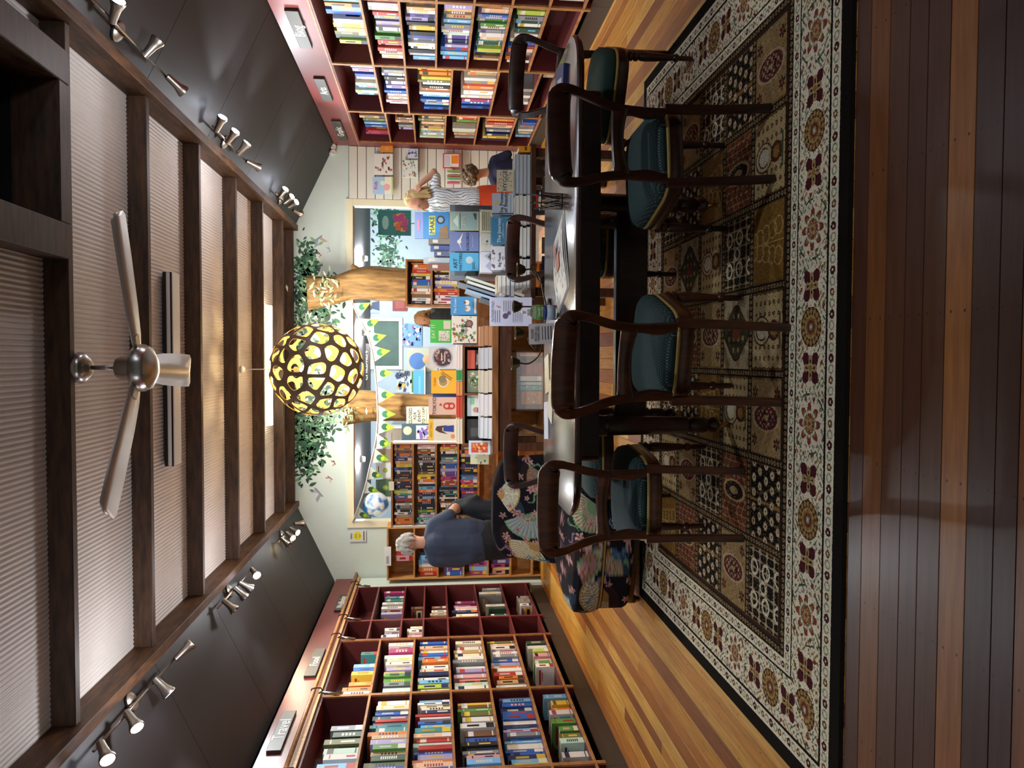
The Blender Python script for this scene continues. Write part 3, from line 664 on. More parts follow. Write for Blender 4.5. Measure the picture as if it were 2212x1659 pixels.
c0 = make_chair('dining_chair', 'reddish mahogany dining chair, back to camera, at middle of table', 'mahogany_red', 'seat_cloth')
c0.location = (-.005, 2.815, .0135); c0.rotation_euler = (0, 0, math.radians(-12))
def chair(label, loc, rz, src=None):
    c = copy_tree(src or c0); c['label'] = label; c.location = (*loc, .0135); c.rotation_euler = (0, 0, math.radians(rz)); c['group'] = 'dining chairs round the long table'; return c
c0['group'] = 'dining chairs round the long table'
chair('mahogany dining chair, back to camera, in front of floral armchair', (-.635, 3.18), 0)
dk = make_chair('dining_chair', 'darkest dining chair, back to camera, at right of table', 'mahogany', 'seat_cloth')
dk.location = (.858, 2.95, .0135); dk.rotation_euler = (0, 0, math.radians(8)); dk['group'] = c0['group']
chair('dark dining chair beyond the table in front of blue books', (.68, 4.47), 180, dk)
chair('dark dining chair beyond the table in front of floral armchair', (-.60, 4.52), 183, dk)
ev = make_chair('dining_chair', 'dark chair with plain green velvet seat at right table end', 'mahogany', 'seat_velvet', 1.12)
ev.location = (1.60, 4.28, .0135); ev.rotation_euler = (0, 0, math.radians(148)); ev['group'] = c0['group']
# ================================================================== DINING TABLE
TZ = .755
r = thing('dining_table', 'long dark polished dining table with rounded corners and turned legs', 'table', (.365, 3.6075, 0))
def rr(hx, hy, rad, n=8):
    out = []
    for cx, cy_, a0 in ((hx-rad, hy-rad, 0), (-hx+rad, hy-rad, 90), (-hx+rad, -hy+rad, 180), (hx-rad, -hy+rad, 270)):
        for k in range(n+1): a = math.radians(a0+90*k/n); out.append((cx+rad*math.cos(a), cy_+rad*math.sin(a)))
    return out
def tl(k, z, rad=.2): return [(x, y, z) for x, y in rr(1.08+k, .4625+k, rad+k)]
MB().loft([tl(-.03, TZ-.036), tl(-.012, TZ-.033), tl(-.01, TZ-.024), tl(0, TZ-.02), tl(.0, TZ-.008), tl(-.006, TZ-.001), tl(-.01, TZ)]).build('tabletop', 'table_top_wood', r, smooth=True, auto=30)
MB().loft([[(x, y, z) for x, y in rr(.82, .38, .03)] for z in (TZ-.125, TZ-.0365)]).build('apron', 'mahogany', r, bevel=.003)
LX = (-.665, .375); LEGS = ((-.665, -.315), (.375, -.14), (-.665, .315), (.375, .315))
prof = [(.02, .045), (.03, .05), (.038, .062), (.034, .085), (.026, .095), (.036, .11), (.038, .17), (.03, .185), (.041, .195), (.042, .21), (.04, .22), (.044, .45), (.045, .56), (.05, .57), (.046, .585), (.05, .6), (.05, .63)]
for x, y in LEGS:
    if 1:
        o = MB().lathe(prof, 18, Matrix.Translation((x, y, .0135))).build('leg', 'mahogany', r, smooth=True, auto=35)
        MB().lathe([(.018, -.008), (.026, -.006), (.026, .006), (.018, .008)], 14, Matrix.Translation((x, y-.01, .0405)) @ Matrix.Rotation(PI/2, 4, 'Y')).build('castor', 'brass', o, smooth=True)
        MB().lathe([(.02, .04), (.022, .052), (.018, .056)], 12, Matrix.Translation((x, y, .008))).build('castor_cup', 'brass', o, smooth=True)
MB().box(LX[0]+.014, LX[1]-.014, -.07, -.044, .325, .47).build('stretcher_board', 'mahogany', r, bevel=.004)
MB().box(LX[0]+.014, LX[1]-.014, -.085, -.028, .4705, .484).build('stretcher_cap', 'mahogany', r, bevel=.004)
for x in LX: MB().box(x-.012, x+.012, -.09, .26, .36, .44).build('end_rail', 'mahogany', r, bevel=.004)
# ================================================================== FLORAL CHAIR
def floral(P):
    """paint the dark oriental cloth: (n,2) metres -> colours"""
    L3 = lambda h: np.array(lin(h)[:3])
    x, y = P[:, 0], P[:, 1]; C = np.tile(L3('#141219'), (len(x), 1)); rg = np.random.RandomState(2)
    w = np.sin(x*9+2*np.sin(y*7))*np.sin(y*11+x*3); C[w > .62] = L3('#2a1c1c'); C[w < -.75] = L3('#2c3a4a')
    def fan(cx, cy_, R, a0, a1, c1, c2, edge):
        dx, dy = x-cx, y-cy_; r = np.hypot(dx, dy); a = np.degrees(np.arctan2(dy, dx)); a = np.mod(a-a0, 360); m = (r < R) & (a < a1-a0)
        st = np.mod(a/((a1-a0)/17), 1)
        C[m] = np.where(st[m, None] < .62, c1, c2); C[m & (r < R*.35)] = edge; C[m & (np.abs(r-R*.97) < .006)] = edge*1.2
    CR, GR, TN, BL, GN, PK = map(L3, ('#c9c4a8', '#8d9690', '#b58a4c', '#4a6d92', '#6f8f68', '#c99a94'))
    fan(.08, .30, .21, 110, 285, GR*1.35, GR*.8, GN); fan(-.16, .24, .22, 85, 190, CR*1.1, TN*.9, TN); fan(.22, .56, .17, 215, 325, CR*1.3, CR*.7, TN*1.1); fan(.36, .2, .15, 60, 200, PK*.6, TN*.4, TN*.5)
    fan(-.42, .44, .2, 200, 320, CR, BL, GN); fan(-.38, .14, .16, 30, 170, CR*1.1, GN*.8, TN)
    fan(-.33, -.32, .19, 40, 185, CR*.75, TN*.45, TN*.6); fan(-.02, -.38, .18, 70, 190, CR*.6, TN*.4, BL*.6); fan(.3, -.2, .18, 60, 200, CR*.7, TN*.5, GN); fan(-.1, -.1, .15, 200, 330, PK*.5, TN*.4, GN); fan(-.5, -.1, .13, 20, 190, CR*.8, GN*.6, BL)
    for _ in range(95):
        cx, cy_ = rg.uniform(-.62, .62), rg.uniform(-.5, .55); R = rg.uniform(.022, .038); dx, dy = x-cx, y-cy_; r = np.hypot(dx, dy); th = np.arctan2(dy, dx)
        m = r < R*(.62+.38*np.cos(5*th+rg.uniform(0, 6))); C[m] = PK*rg.uniform(.7, 1.05); C[r < R*.25] = L3('#9a5a3c')
    for _ in range(30):
        cx, cy_, a = rg.uniform(-.6, .6), rg.uniform(-.5, .5), rg.uniform(0, 6); dx, dy = x-cx, y-cy_; u = dx*math.cos(a)+dy*math.sin(a); v = -dx*math.sin(a)+dy*math.cos(a)
        m = np.abs(v-.02*np.sin(u*60)) < .009*(1-np.minimum(1, np.abs(u)/.07)); C[m] = (BL, GN, L3('#8a6a80'))[rg.randint(3)]
    return C
def painted(mb_grid, name, parent, fn, mat='cloth', sub=2):
    """mesh from loft -> subdivide -> corner colours from fn(verts)"""
    me = mb_grid.mesh(name, mat, True); bm = bmesh.new(); bm.from_mesh(me)
    bmesh.ops.subdivide_edges(bm, edges=bm.edges[:], cuts=sub, use_grid_fill=True); bm.to_mesh(me); bm.free()
    co_ = np.empty(len(me.vertices)*3); me.vertices.foreach_get('co', co_); co_ = co_.reshape(-1, 3)
    ca = me.color_attributes.new('Col', 'FLOAT_COLOR', 'POINT'); cc = np.ones((len(co_), 4), np.float32); cc[:, :3] = fn(co_); ca.data.foreach_set('color', cc.ravel())
    me.polygons.foreach_set('use_smooth', [True]*len(me.polygons))
    o = bpy.data.objects.new(name, me); COL.objects.link(o); o.parent = parent; return o
ac = thing('slipper_chair', 'low upholstered chair in black oriental cloth with fans and blossom', 'armchair', (-1.17, 4.875, .0135), math.radians(-16))
def sq(hx, hy, z, e, cy_=0, n=64):
    out = []
    for j in range(n):
        a = 2*PI*j/n; c, s = math.cos(a), math.sin(a); out.append((abs(c)**e*math.copysign(1, c)*hx, cy_+abs(s)**e*math.copysign(1, s)*hy, z))
    return out
def flor_xz(co_): return floral(np.stack([co_[:, 0]+.25*co_[:, 1], co_[:, 2]-.45+.3*co_[:, 1]], -1))
def rings(f, a, b, n): return [f(a+(b-a)*k/n) for k in range(n+1)]
painted(MB().loft([sq(.43, .36, .1, .5), *[sq(.44, .37, .1+.17*k/8, .5) for k in range(1, 9)], sq(.43, .36, .285, .5)]), 'seat_base', ac, flor_xz, sub=4)
painted(MB().loft([sq(.43, .37, .292, .5), *[sq(.45+.012*math.sin(PI*k/9), .39, .292+.15*k/9, .5) for k in range(1, 10)], sq(.42, .36, .475, .55), sq(.34, .29, .495, .6), sq(.2, .17, .503, .7), sq(.02, .02, .505, 1)]), 'seat_cushion', ac, flor_xz, sub=4)
MB().tube([Vector(p) for p in sq(.442, .372, .289, .5)]+[Vector(sq(.442, .372, .289, .5)[0])], .007, 6, cap=False).build('piping', 'gold_braid', ac, smooth=True)
def backsec(z):
    t = (z-.3)/.63; hx = .43-.07*t**1.3; y0 = .26+.10*t; bulge = .05; out = []
    if t > .86: hx -= .16*((t-.86)/.14)**2.2
    n = 28
    for k in range(n+1): u = -1+2*k/n; out.append((u*hx, y0-.045*(1-u*u)**.5+.02-.10*abs(u)**3*0, z))
    for k in range(n+1): u = 1-2*k/n; out.append((u*hx, y0+.10+.05*(1-u*u)**.5*1, z))
    return out
painted(MB().loft([backsec(.3+.63*k/34) for k in range(35)]), 'backrest', ac, flor_xz, sub=3)
MB().loft([sq(.41, .34, .062, .45), sq(.41, .34, .098, .45)]).build('plinth', 'mahogany', ac, smooth=True, auto=40)
for sx_ in (-1, 1):
    for sy2 in (-1, 1):
        wx = -1.17+sx_*.34*.961+sy2*.27*.276; wy = 4.875-sx_*.34*.276+sy2*.27*.961; dz = 0 if (wx > RX0-.03 and wy < RY1+.03) else -.0135
        o = MB().lathe([(.015, .03+dz), (.026, .034), (.03, .045), (.024, .055), (.03, .0615)], 14, Matrix.Translation((sx_*.34, sy2*.27, .0))).build('leg', 'mahogany', ac, smooth=True)
        MB().lathe([(.016, -.009), (.024, -.007), (.024, .007), (.016, .009)], 14, Matrix.Translation((sx_*.34, sy2*.27, .0245+dz)) @ Matrix.Rotation(PI/2, 4, 'Y')).build('castor', 'brass', o, smooth=True)
# ================================================================== BOOKS IN THE WALL BOOKCASES
PALETTE = dict(white='#e6e4df', cream='#e2d8bc', red='#b4352e', orange='#dd7a30', yellow='#e3c140', green='#5c9448', lime='#b4cc50', teal='#3f8c8e', mint='#bcdccb', sky='#74b2dc', blue='#2d5fb2', navy='#1e2d58', purple='#5b478f', lilac='#a99fcf', pink='#dfa3ab', magenta='#a83c74', brown='#77513a', tan='#c0a070', grey='#8b9095', black='#212226', olive='#6e7044', peach='#e3b894', forest='#2d4f3c', slate='#50636f')
CN = dict(sky='light blue', lilac='pale purple', forest='dark green', slate='slate grey')
ORD = ['first', 'second', 'third', 'fourth', 'fifth', 'sixth', 'seventh', 'eighth', 'ninth', 'tenth', 'eleventh', 'twelfth', 'thirteenth', 'fourteenth', 'fifteenth', 'sixteenth', 'seventeenth', 'eighteenth', 'nineteenth', 'twentieth'] + ['%dth' % k for k in range(21, 60)]
for k, w_ in ((20, '21st'), (21, '22nd'), (22, '23rd'), (30, '31st'), (31, '32nd'), (32, '33rd'), (40, '41st'), (41, '42nd'), (42, '43rd')): ORD[k] = w_
AKEYS = list(PALETTE)
def tint(h, f): c = lin(h); return tuple(min(1, max(0, v*f)) for v in c[:3])+(1,)
def book_mesh(w, h, d, col, seed, cover=True):
    """w thickness (x), d depth (y, spine at y=0 facing -y), h height; bands and marks on spine and covers"""
    rd = random.Random(seed); m = MB(); b = PALETTE[col]; acc = PALETTE[rd.choice(['white', 'cream', 'black', 'navy', 'red', 'yellow', 'white', rd.choice(AKEYS)])]
    t = min(.0025, w*.15); base = tint(b, rd.uniform(.85, 1.12)); a2 = tint(acc, rd.uniform(.8, 1.0))
    m.box(-w/2, -w/2+t, 0, d, 0, h, base); m.box(w/2-t, w/2, 0, d, 0, h, base); m.box(-w/2+t, w/2-t, 0, t, 0, h, base)
    m.box(-w/2+t*1.05, w/2-t*1.05, t*1.05, d-.003, .002, h-.003, '#e7e2d4')
    z0 = rd.uniform(.05, .2)*h; z1 = z0+rd.uniform(.25, .45)*h; e = .0005; q = w*.28
    sty = rd.random()
    def sp(za, zb, k=1.0, c=a2): m.quad((-w/2*k, -e, za), (w/2*k, -e, za), (w/2*k, -e, zb), (-w/2*k, -e, zb), c)
    if sty < .3: sp(h*.72, h*.9); sp(h*.08, h*.12)
    elif sty < .55: sp(z0, z1, .35); sp(h*.8, h*.84, .7)
    elif sty < .8:
        n = rd.randint(4, 8); 
        for k in range(n): sp(h*(.25+.5*k/n), h*(.25+.5*k/n)+h*.3/n, .5)
    else: sp(h*.02, h*.25); sp(h*.45, h*.8, .4, tint(acc, .6))
    if cover:
        c3 = tint(PALETTE[rd.choice(AKEYS)], 1.0)
        for s in (-1, 1):
            x = s*(w/2+e)
            def cv(ya, yb, za, zb, c, k=1): m.quad((x+s*k*.0002, ya*d, za*h), (x+s*k*.0002, yb*d, za*h), (x+s*k*.0002, yb*d, zb*h), (x+s*k*.0002, ya*d, zb*h), c)
            if rd.random() < .6: cv(.1, .9, .12, .58, c3); cv(.2, .75, .2, .45, a2, 2)
            cv(.15, .85, .74, .84, a2); cv(.25, .7, .65, .69, a2)
    return m
NB = [0]; FAR = MB(); FARB = {('L', 0), ('L', 3), ('L', 4), ('R', 0), ('R', 3), ('R', 2)}
def put_book(mb, loc, rz, label, group, lean=0, name='book', far=False):
    if far:
        M = Matrix.Translation(loc) @ Matrix.Rotation(rz, 4, 'Z'); FAR.add([M @ Vector(v) for v in mb.v], mb.f, mb.c); NB[0] += 1; return
    o = bpy.data.objects.new(name, mb.mesh('book', 'print')); COL.objects.link(o); o.location = loc
    o.rotation_euler = (Matrix.Rotation(rz, 3, 'Z') @ Matrix.Rotation(lean, 3, 'Y')).to_euler()
    NB[0] += 1; return tag(o, label, 'book', group)
def shelf_books(side, b, row, f0, f1, colours, ht=.78, lean=0, dp=.2, push=.03):
    """colours listed in the order of the photograph, top to bottom; f0..f1 along the bay in that order"""
    bays, names = (LB, NL) if side == 'L' else (RB, NR); y0, y1, zs = bays[b]; zs2 = zs+[2.28]; z = zs2[row]; hmax = zs2[row+1]-z-.03
    cl = colours.split(); n = len(cl); a0, a1 = y0+.022, y1-.022; L = a1-a0
    sgn = -1 if side == 'L' else 1
    pos = (a1-f0*L) if side == 'L' else (a0+f0*L)
    wt = [random.uniform(.6, 1.5) for _ in cl]; tot = sum(wt); span = (f1-f0)*L
    bn = dict(L=['corner', 'travel', 'cookbook', 'narrow', 'farthest left'], R=['edge', 'near right', 'middle right', 'farthest right'])[side][b]
    rown = len(zs)-1-row
    for k, c in enumerate(cl):
        w = span*wt[k]/tot - .0016; h = min(hmax-.004, (ht+random.uniform(-.09, .1))*hmax); dd = min(.26, dp+random.uniform(-.02, .03))
        ly = pos + sgn*w/2; pos += sgn*(w+.0016)
        w_ = min(w, .075)
        me = book_mesh(w_, h, dd, c, NB[0])
        x = (XL-push-random.uniform(0, .03)) if side == 'L' else (XR+push+random.uniform(0, .03))
        lab = '%s book, %s from the top end on %s shelf down, %s bay' % (CN.get(c, c), ORD[k], ORD[rown], bn)
        put_book(me, (x, ly, z+.001), PI/2 if side == 'L' else -PI/2, lab.replace('top end', 'far end' if side == 'L' else 'near end'), 'books in the red wall bookcases', far=(side, b) in FARB)
sb = shelf_books
# left wall, nearest full bay
sb('L', 1, 5, .34, .98, 'grey forest olive mint white sky peach', .72, dp=.24); sb('L', 1, 4, .0, .99, 'black white cream blue slate red slate teal teal orange tan lilac green tan forest olive blue yellow', .86)
sb('L', 1, 3, .06, .99, 'sky white cream cream navy red white orange blue sky teal peach red mint red blue lilac orange peach blue', .84)
sb('L', 1, 2, .10, .99, 'yellow brown green olive white grey white brown blue black black grey black pink sky blue', .82)
sb('L', 1, 1, .04, .99, 'purple sky blue navy blue blue white navy sky lilac grey blue sky white blue blue navy sky lime', .84)
sb('L', 1, 0, .02, .9, 'sky yellow orange white green green olive mint white', .6)
sb('L', 2, 5, .12, .2, 'teal', .5); sb('L', 2, 5, .42, .62, 'sky blue yellow', .62); sb('L', 2, 5, .74, .97, 'orange orange pink', .66)
sb('L', 2, 4, .0, .93, 'white magenta magenta white cream cream lilac tan green green grey mint', .8)
sb('L', 2, 3, .02, .97, 'blue blue peach white blue sky orange white cream navy white sky lime white', .84)
sb('L', 2, 2, .02, .97, 'cream white tan cream white grey white lilac pink pink red mint white', .86)
sb('L', 2, 1, .04, .97, 'olive peach white magenta white grey blue lilac orange white red orange tan white', .82)
sb('L', 2, 0, .05, .6, 'forest white lime pink pink green white', .6)
sb('L', 3, 5, .15, .8, 'white white lilac white', .55); sb('L', 3, 4, .1, .9, 'white cream white pink sky', .72); 
sb('L', 4, 5, .03, .8, 'magenta teal teal white white lilac', .8); sb('L', 4, 3, .5, .86, 'brown white tan', .75); sb('L', 4, 2, .4, .97, 'magenta lilac pink white navy white yellow', .8)
sb('L', 4, 1, .02, .3, 'grey white grey', .82); sb('L', 4, 1, .55, .97, 'white forest forest pink', .7); sb('L', 4, 0, .3, .7, 'white white white', .5); sb('L', 4, 4, .55, .7, 'brown', .6)
sb('L', 0, 0, .0, .25, 'white sky white', .7); sb('L', 0, 1, .0, .3, 'sky blue white navy', .8)
# right wall
sb('R', 1, 6, .02, .72, 'teal orange sky blue white yellow tan olive forest lime', .78, dp=.24)
sb('R', 1, 5, .0, .98, 'grey pink white white red grey lilac white green green red white red peach white', .82)
sb('R', 1, 4, .02, .96, 'white brown tan white purple lilac black yellow yellow black blue grey white white grey black white sky', .84)
sb('R', 1, 3, .05, .93, 'lilac peach brown tan sky grey grey white mint purple navy lilac blue sky sky blue', .84)
sb('R', 1, 2, .04, .9, 'orange peach blue lilac green green white grey white peach teal forest sky lime blue brown tan', .84)
sb('R', 1, 1, .02, .95, 'olive lime grey forest white forest white cream cream blue blue orange purple brown orange white', .82)
sb('R', 2, 5, .05, .72, 'white lilac blue white cream sky mint sky', .66); sb('R', 2, 4, .0, .92, 'white grey white black white lilac blue blue white cream pink white', .8)
sb('R', 2, 3, .02, .97, 'orange yellow orange yellow olive white black orange white sky blue brown sky blue', .7, dp=.24); sb('R', 2, 2, .0, .95, 'white tan white grey red orange white white white magenta blue blue', .7, dp=.24)
sb('R', 2, 1, .35, .8, 'grey white white', .5); sb('R', 2, 0, .0, .3, 'white', .8)
sb('R', 3, 5, .06, .88, 'grey tan olive sky blue red magenta', .75); sb('R', 3, 4, .04, .66, 'tan brown peach grey lilac', .68); sb('R', 3, 3, .02, .95, 'orange tan olive peach brown tan yellow sky white mint', .84, dp=.24)
sb('R', 3, 2, .05, .84, 'orange red green olive white mint tan grey', .74); sb('R', 3, 1, .05, .92, 'white orange red peach white grey navy yellow navy', .76); sb('R', 3, 0, .05, .8, 'white blue grey white tan sky', .7)
sb('R', 0, 4, .8, .98, 'slate olive white', .8); sb('R', 0, 3, .7, .98, 'lilac lilac blue', .75); sb('R', 0, 1, .8, .98, 'white grey white', .8); sb('R', 0, 0, .6, .98, 'white grey white', .8)
# ================================================================== FACE-OUT BOOKS AND DISPLAYS
def cover(name, label, cat, w, h, t, col, loc, shapes=(), texts=(), tilt=0, rz=0, group=None, mat='print', pages=True):
    """slab standing on loc (bottom centre), face towards -y; shapes in 0..1 cover coordinates"""
    m = MB(); g = .0006
    m.box(-w/2, w/2, -t/2, -t/2+.002, 0, h, col); m.box(-w/2, w/2, t/2-.002, t/2, 0, h, col); m.box(-w/2, -w/2+.002, -t/2+.002, t/2-.002, 0, h, col)
    if t > .005: m.box(-w/2+.003, w/2-.003, -t/2+.0021, t/2-.0021, .002, h-.002, '#e9e5da')
    for k, s in enumerate(shapes):
        y = -t/2-g*(k+1); P = lambda u, v: ((u-.5)*w, y, v*h)
        if s[0] == 'r': m.add([P(s[1], s[2]), P(s[3], s[2]), P(s[3], s[4]), P(s[1], s[4])], [(0, 1, 2, 3)], s[5])
        elif s[0] == 'd': m.add([P(s[1]+s[3]*math.cos(2*PI*j/20), s[2]+s[3]*w/h*math.sin(2*PI*j/20)*(s[5] if len(s) > 5 else 1)) for j in range(20)], [tuple(range(20))], s[4])
        elif s[0] == 'p': m.add([P(u, v) for u, v in s[1]], [tuple(range(len(s[1])))], s[2])
        elif s[0] == 's':                                           # scatter of small dabs: seed, count, box, colours, size
            rd = random.Random(s[1])
            for _ in range(s[2]):
                u, v = rd.uniform(s[3][0], s[3][2]), rd.uniform(s[3][1], s[3][3]); q = s[5]*rd.uniform(.5, 1.3); a = rd.uniform(0, 3)
                yy = y-.0002*rd.randint(0, 3); m.add([(P(u, v)[0]+q*math.cos(a+e), yy, P(u, v)[2]+q*f*math.sin(a+e)) for e, f in ((0, 1), (PI/2, .5), (PI, 1), (3*PI/2, .5))], [(0, 1, 2, 3)], rd.choice(s[4]))
    o = m.build(name, mat, loc=loc, rot=(tilt, 0, rz)); tag(o, label, cat, group)
    for q in texts: lettering(q[0], q[3], inkmat(q[4]), o, ((q[1]-.5)*w, -t/2-g*(len(shapes)+2), q[2]*h), sx=q[5] if len(q) > 5 else 1)
    return o
def pic(name, label, cat, x0, x1, y0, y1, Y, col, shapes=(), texts=(), t=.02, zb=None, tilt=-.1, **k):
    a, b = at(x1, y1, Y), at(x0, y0, Y); z = a.z if zb is None else zb
    return cover(name, label, cat, abs(b.x-a.x)-.003, b.z-z, t, col, ((a.x+b.x)/2, Y, z+.001+abs(math.sin(tilt))*t/2), shapes, texts, tilt, **k)
def flat(label, x, y, z, w, d, t, col, rz=0, group=None, name='book', edge='#e7e3d8'):
    m = MB(); m.box(-w/2, w/2, -d/2, d/2, 0, .002, col); m.box(-w/2, w/2, -d/2, d/2, t-.002, t, col); m.box(-w/2, -w/2+.002, -d/2, d/2, .002, t-.002, col); m.box(-w/2+.0022, w/2-.003, -d/2+.003, d/2-.003, .0022, t-.0022, edge)
    return tag(m.build(name, 'print', loc=(x, y, z), rot=(0, 0, rz)), label, 'book', group)
# ---------------------------------------------------------------- right display table with the tiered stand
r = thing('display_table', 'dark low display table stacked with white books, beyond the dining table', 'table', (.93, 5.42, 0))
MB().box(-.52, .52, -.42, .48, .675, .709).build('tabletop', 'walnut', r, bevel=.003)
MB().box(-.50, .50, -.38, .46, .40, .425).build('lower_shelf', 'walnut', r)
for a in (-.47, .47):
    for b in (-.37, .43): MB().box(a-.03, a+.03, b-.03, b+.03, .001, .674).build('leg', 'walnut', r, bevel=.003)
ZT = .711
gS = 'flat stacks along the front of the right display table'
for si, (x, w, cl, nm) in enumerate(((1.255, .27, '#7e868c', 'grey-edged'), (1.015, .2, '#d8d2c2', 'cream-edged'), (.80, .2, '#dcdad2', 'white'), (.585, .2, '#cfd3d6', 'pale grey'))):
    for k in range(4): flat('%s flat book, %s up in its stack under %s' % (nm, ORD[k], ('the beige patterned book', 'the pale grey script book', 'the teal blue book', 'the white panda book')[si]), x+.004*math.sin(k*3+si), 5.13, ZT+k*.0257, w, .19, .0252, ['#9aa2a8', cl, '#b9bcbc', cl][k], group=gS, edge=['#b6bcc0', '#d9d6cc', '#e0ddd4', '#d6d2c8'][si])
ZS = ZT+.104
pic('book', 'beige patterned hardback lettered HYGGE facing out on grey stack', 'book', 1074, 1116, 366, 415, 5.1, '#c3b593', [('s', 4, 40, (.08, .08, .92, .92), ['#4a5a8a', '#7a6f9a', '#9a8a60'], .006), ('r', .12, .38, .88, .62, '#c9bc9c')], [('HYGGE', .5, .5, .042, '#3a4668')], zb=ZS, tilt=-.16)
pic('book', 'pale grey book with script title and orange sun, right display', 'book', 1064, 1110, 416, 464, 5.1, '#a8b2bc', [('d', .55, .8, .09, '#e0a840'), ('r', .1, .12, .9, .14, '#6a7684'), ('r', 0, 0, .06, 1, '#3a4668')], [('The Power', .5, .55, .036, '#2a3444'), ('of Beauty', .55, .36, .036, '#2a3444')], zb=ZS, tilt=-.16)
pic('book', 'teal blue hardback titled The Journey, facing out', 'book', 1061, 1107, 467, 528, 5.1, '#3f7fa0', [('r', .03, .03, .97, .97, '#5a97b4'), ('r', .045, .045, .955, .955, '#3a7a9c'), ('p', [(.2, .1), (.32, .18), (.3, .3), (.22, .24)], '#1e4a64')], [('The Journey', .5, .62, .034, '#e2eef0'), ('A Big Panda story', .5, .45, .014, '#c4dce4')], zb=ZS, tilt=-.16)
pic('book', 'white hardback titled Big Panda and Tiny Dragon, facing out', 'book', 1062, 1106, 531, 586, 5.1, '#d9d6dc', [('s', 9, 16, (.1, .84, .9, .94), ['#5a4a52', '#8a6a72'], .008), ('s', 10, 14, (.1, .05, .9, .12), ['#5a4a52', '#4a4a5a'], .008), ('r', 0, 0, .02, 1, '#3a3236')], [('Big Panda', .45, .62, .026, '#4a4650'), ('and', .5, .48, .016, '#4a4650'), ('Tiny Dragon', .55, .34, .026, '#4a4650')], zb=ZS, tilt=-.16)
o = pic('book', 'bright orange boxed book at right end of the display stacks', 'book', 1118, 1146, 322, 334, 5.1, '#e89c20', [('r', .1, .3, .9, .5, '#7a4a10')], t=.16, zb=ZT, tilt=0)
st = thing('tiered_stand', 'grey three-step book stand on the right display table', 'display stand', (.84, 5.5, ZT))
z1 = at(1062, 520, 5.30).z-.004; z2 = at(1034, 520, 5.40).z-.004; z3 = at(970, 520, 5.62).z-.004
xl_ = at(1034, 592, 5.4).x-.84
MB().box(xl_, .24, -.26, -.14, 0, z1-ZT).build('step', 'grey_acrylic', st, bevel=.002, seg=1); MB().box(xl_, .24, -.139, .03, 0, z2-ZT).build('step', 'grey_acrylic', st, bevel=.002, seg=1); MB().box(xl_, .30, .031, .36, 0, z3-ZT).build('step', 'grey_acrylic', st, bevel=.002, seg=1)
x0 = at(1034, 590, 5.30).x; x1 = at(1034, 505, 5.30).x; x2 = at(1034, 455, 5.30).x; xm = at(1034, 545, 5.3).x
for (a, b, col, lab, sh, tx) in ((x1, x2, '#cfc6a4', 'cream boxed book printed with lines of text on the middle step', [('r', .04, .1, .96, .9, '#d8d0b0')]+[('r', .08, .2+.15*k, .92, .26+.15*k, '#6a6248') for k in range(5)], []), (xm, x1, '#cdc8bc', 'long white boxed book with a small panda on middle step', [('d', .55, .45, .06, '#4a4a4a'), ('d', .4, .5, .09, '#b8b4a8'), ('s', 3, 20, (.05, .1, .95, .9), ['#8a8a8a', '#a8a49a'], .003)], []), (x0, xm, '#d2d2da', 'white boxed book with misty mountains on the middle step', [('p', [(0, 0), (.3, .6), (.55, .2), (.8, .7), (1, .1), (1, 0)], '#a9adc0'), ('p', [(.5, 0), (.75, .4), (1, .05), (1, 0)], '#6a5a4a')], [])):
    cover('book', lab, 'book', b-a-.003, z2-z1-.002, .09, col, ((a+b)/2, 5.302, z1+.001), sh, tx)
pic('book', 'sage green book titled ZEN with a white mountain, top display', 'book', 973, 1034, 456, 499, 5.44, '#b6b698', [('r', .04, .05, .96, .95, '#8fa8a4'), ('r', .04, .6, .96, .95, '#9ab4a6'), ('p', [(.15, .72), (.5, .9), (.85, .72)], '#c6d8d0'), ('r', .06, .64, .94, .665, '#2a3a40'), ('p', [(.55, .12), (.9, .2), (.9, .08), (.6, .08)], '#3c5058')], [('ZEN', .5, .52, .04, '#d0c8b0')], zb=z2, tilt=-.08)
pic('book', 'lilac blue book titled KOKORO with a white bird, top display', 'book', 973, 1034, 500, 544, 5.44, '#6a76a4', [('d', .5, .68, .11, '#d8d4cc'), ('p', [(.02, .58), (.4, .66), (.98, .54), (.5, .73)], '#dcd8d2')], [('KOKORO', .5, .38, .03, '#1e2444'), ('japanese wisdom', .5, .2, .012, '#c8cce0')], zb=z2, tilt=-.08)
pic('book', 'bright blue book titled ART MATTERS with a pale hand, top display', 'book', 972, 1034, 545, 586, 5.44, '#4a9ac0', [('d', .6, .32, .2, '#9cc0cc'), ('d', .5, .3, .09, '#d4a8a0'), ('r', .1, .14, .5, .16, '#1e4a64'), ('r', .1, .19, .45, .21, '#1e4a64')], [('ART', .4, .8, .04, '#163a54'), ('MATTERS', .5, .62, .03, '#163a54')], zb=z2, tilt=-.08)
gK = 'books standing on the top step of the grey stand'
pic('book', 'blue children\'s activity book with yellow lettering, behind ZEN', 'book', 896, 970, 456, 516, 5.70, '#2a86cc', [('r', 0, .75, 1, 1, '#7f9be0'), ('r', .15, .4, .85, .58, '#d8d850'), ('d', .7, .24, .16, '#26242c'), ('d', .7, .24, .1, '#8fa4c0'), ('p', [(0, 0), (.5, .05), (.4, .25), (0, .3)], '#8a6a3c'), ('r', .3, .85, .7, .93, '#e08aa0')], [('MAKE', .5, .49, .05, '#1a5a9a')], zb=z3, tilt=-.14, group=gK)
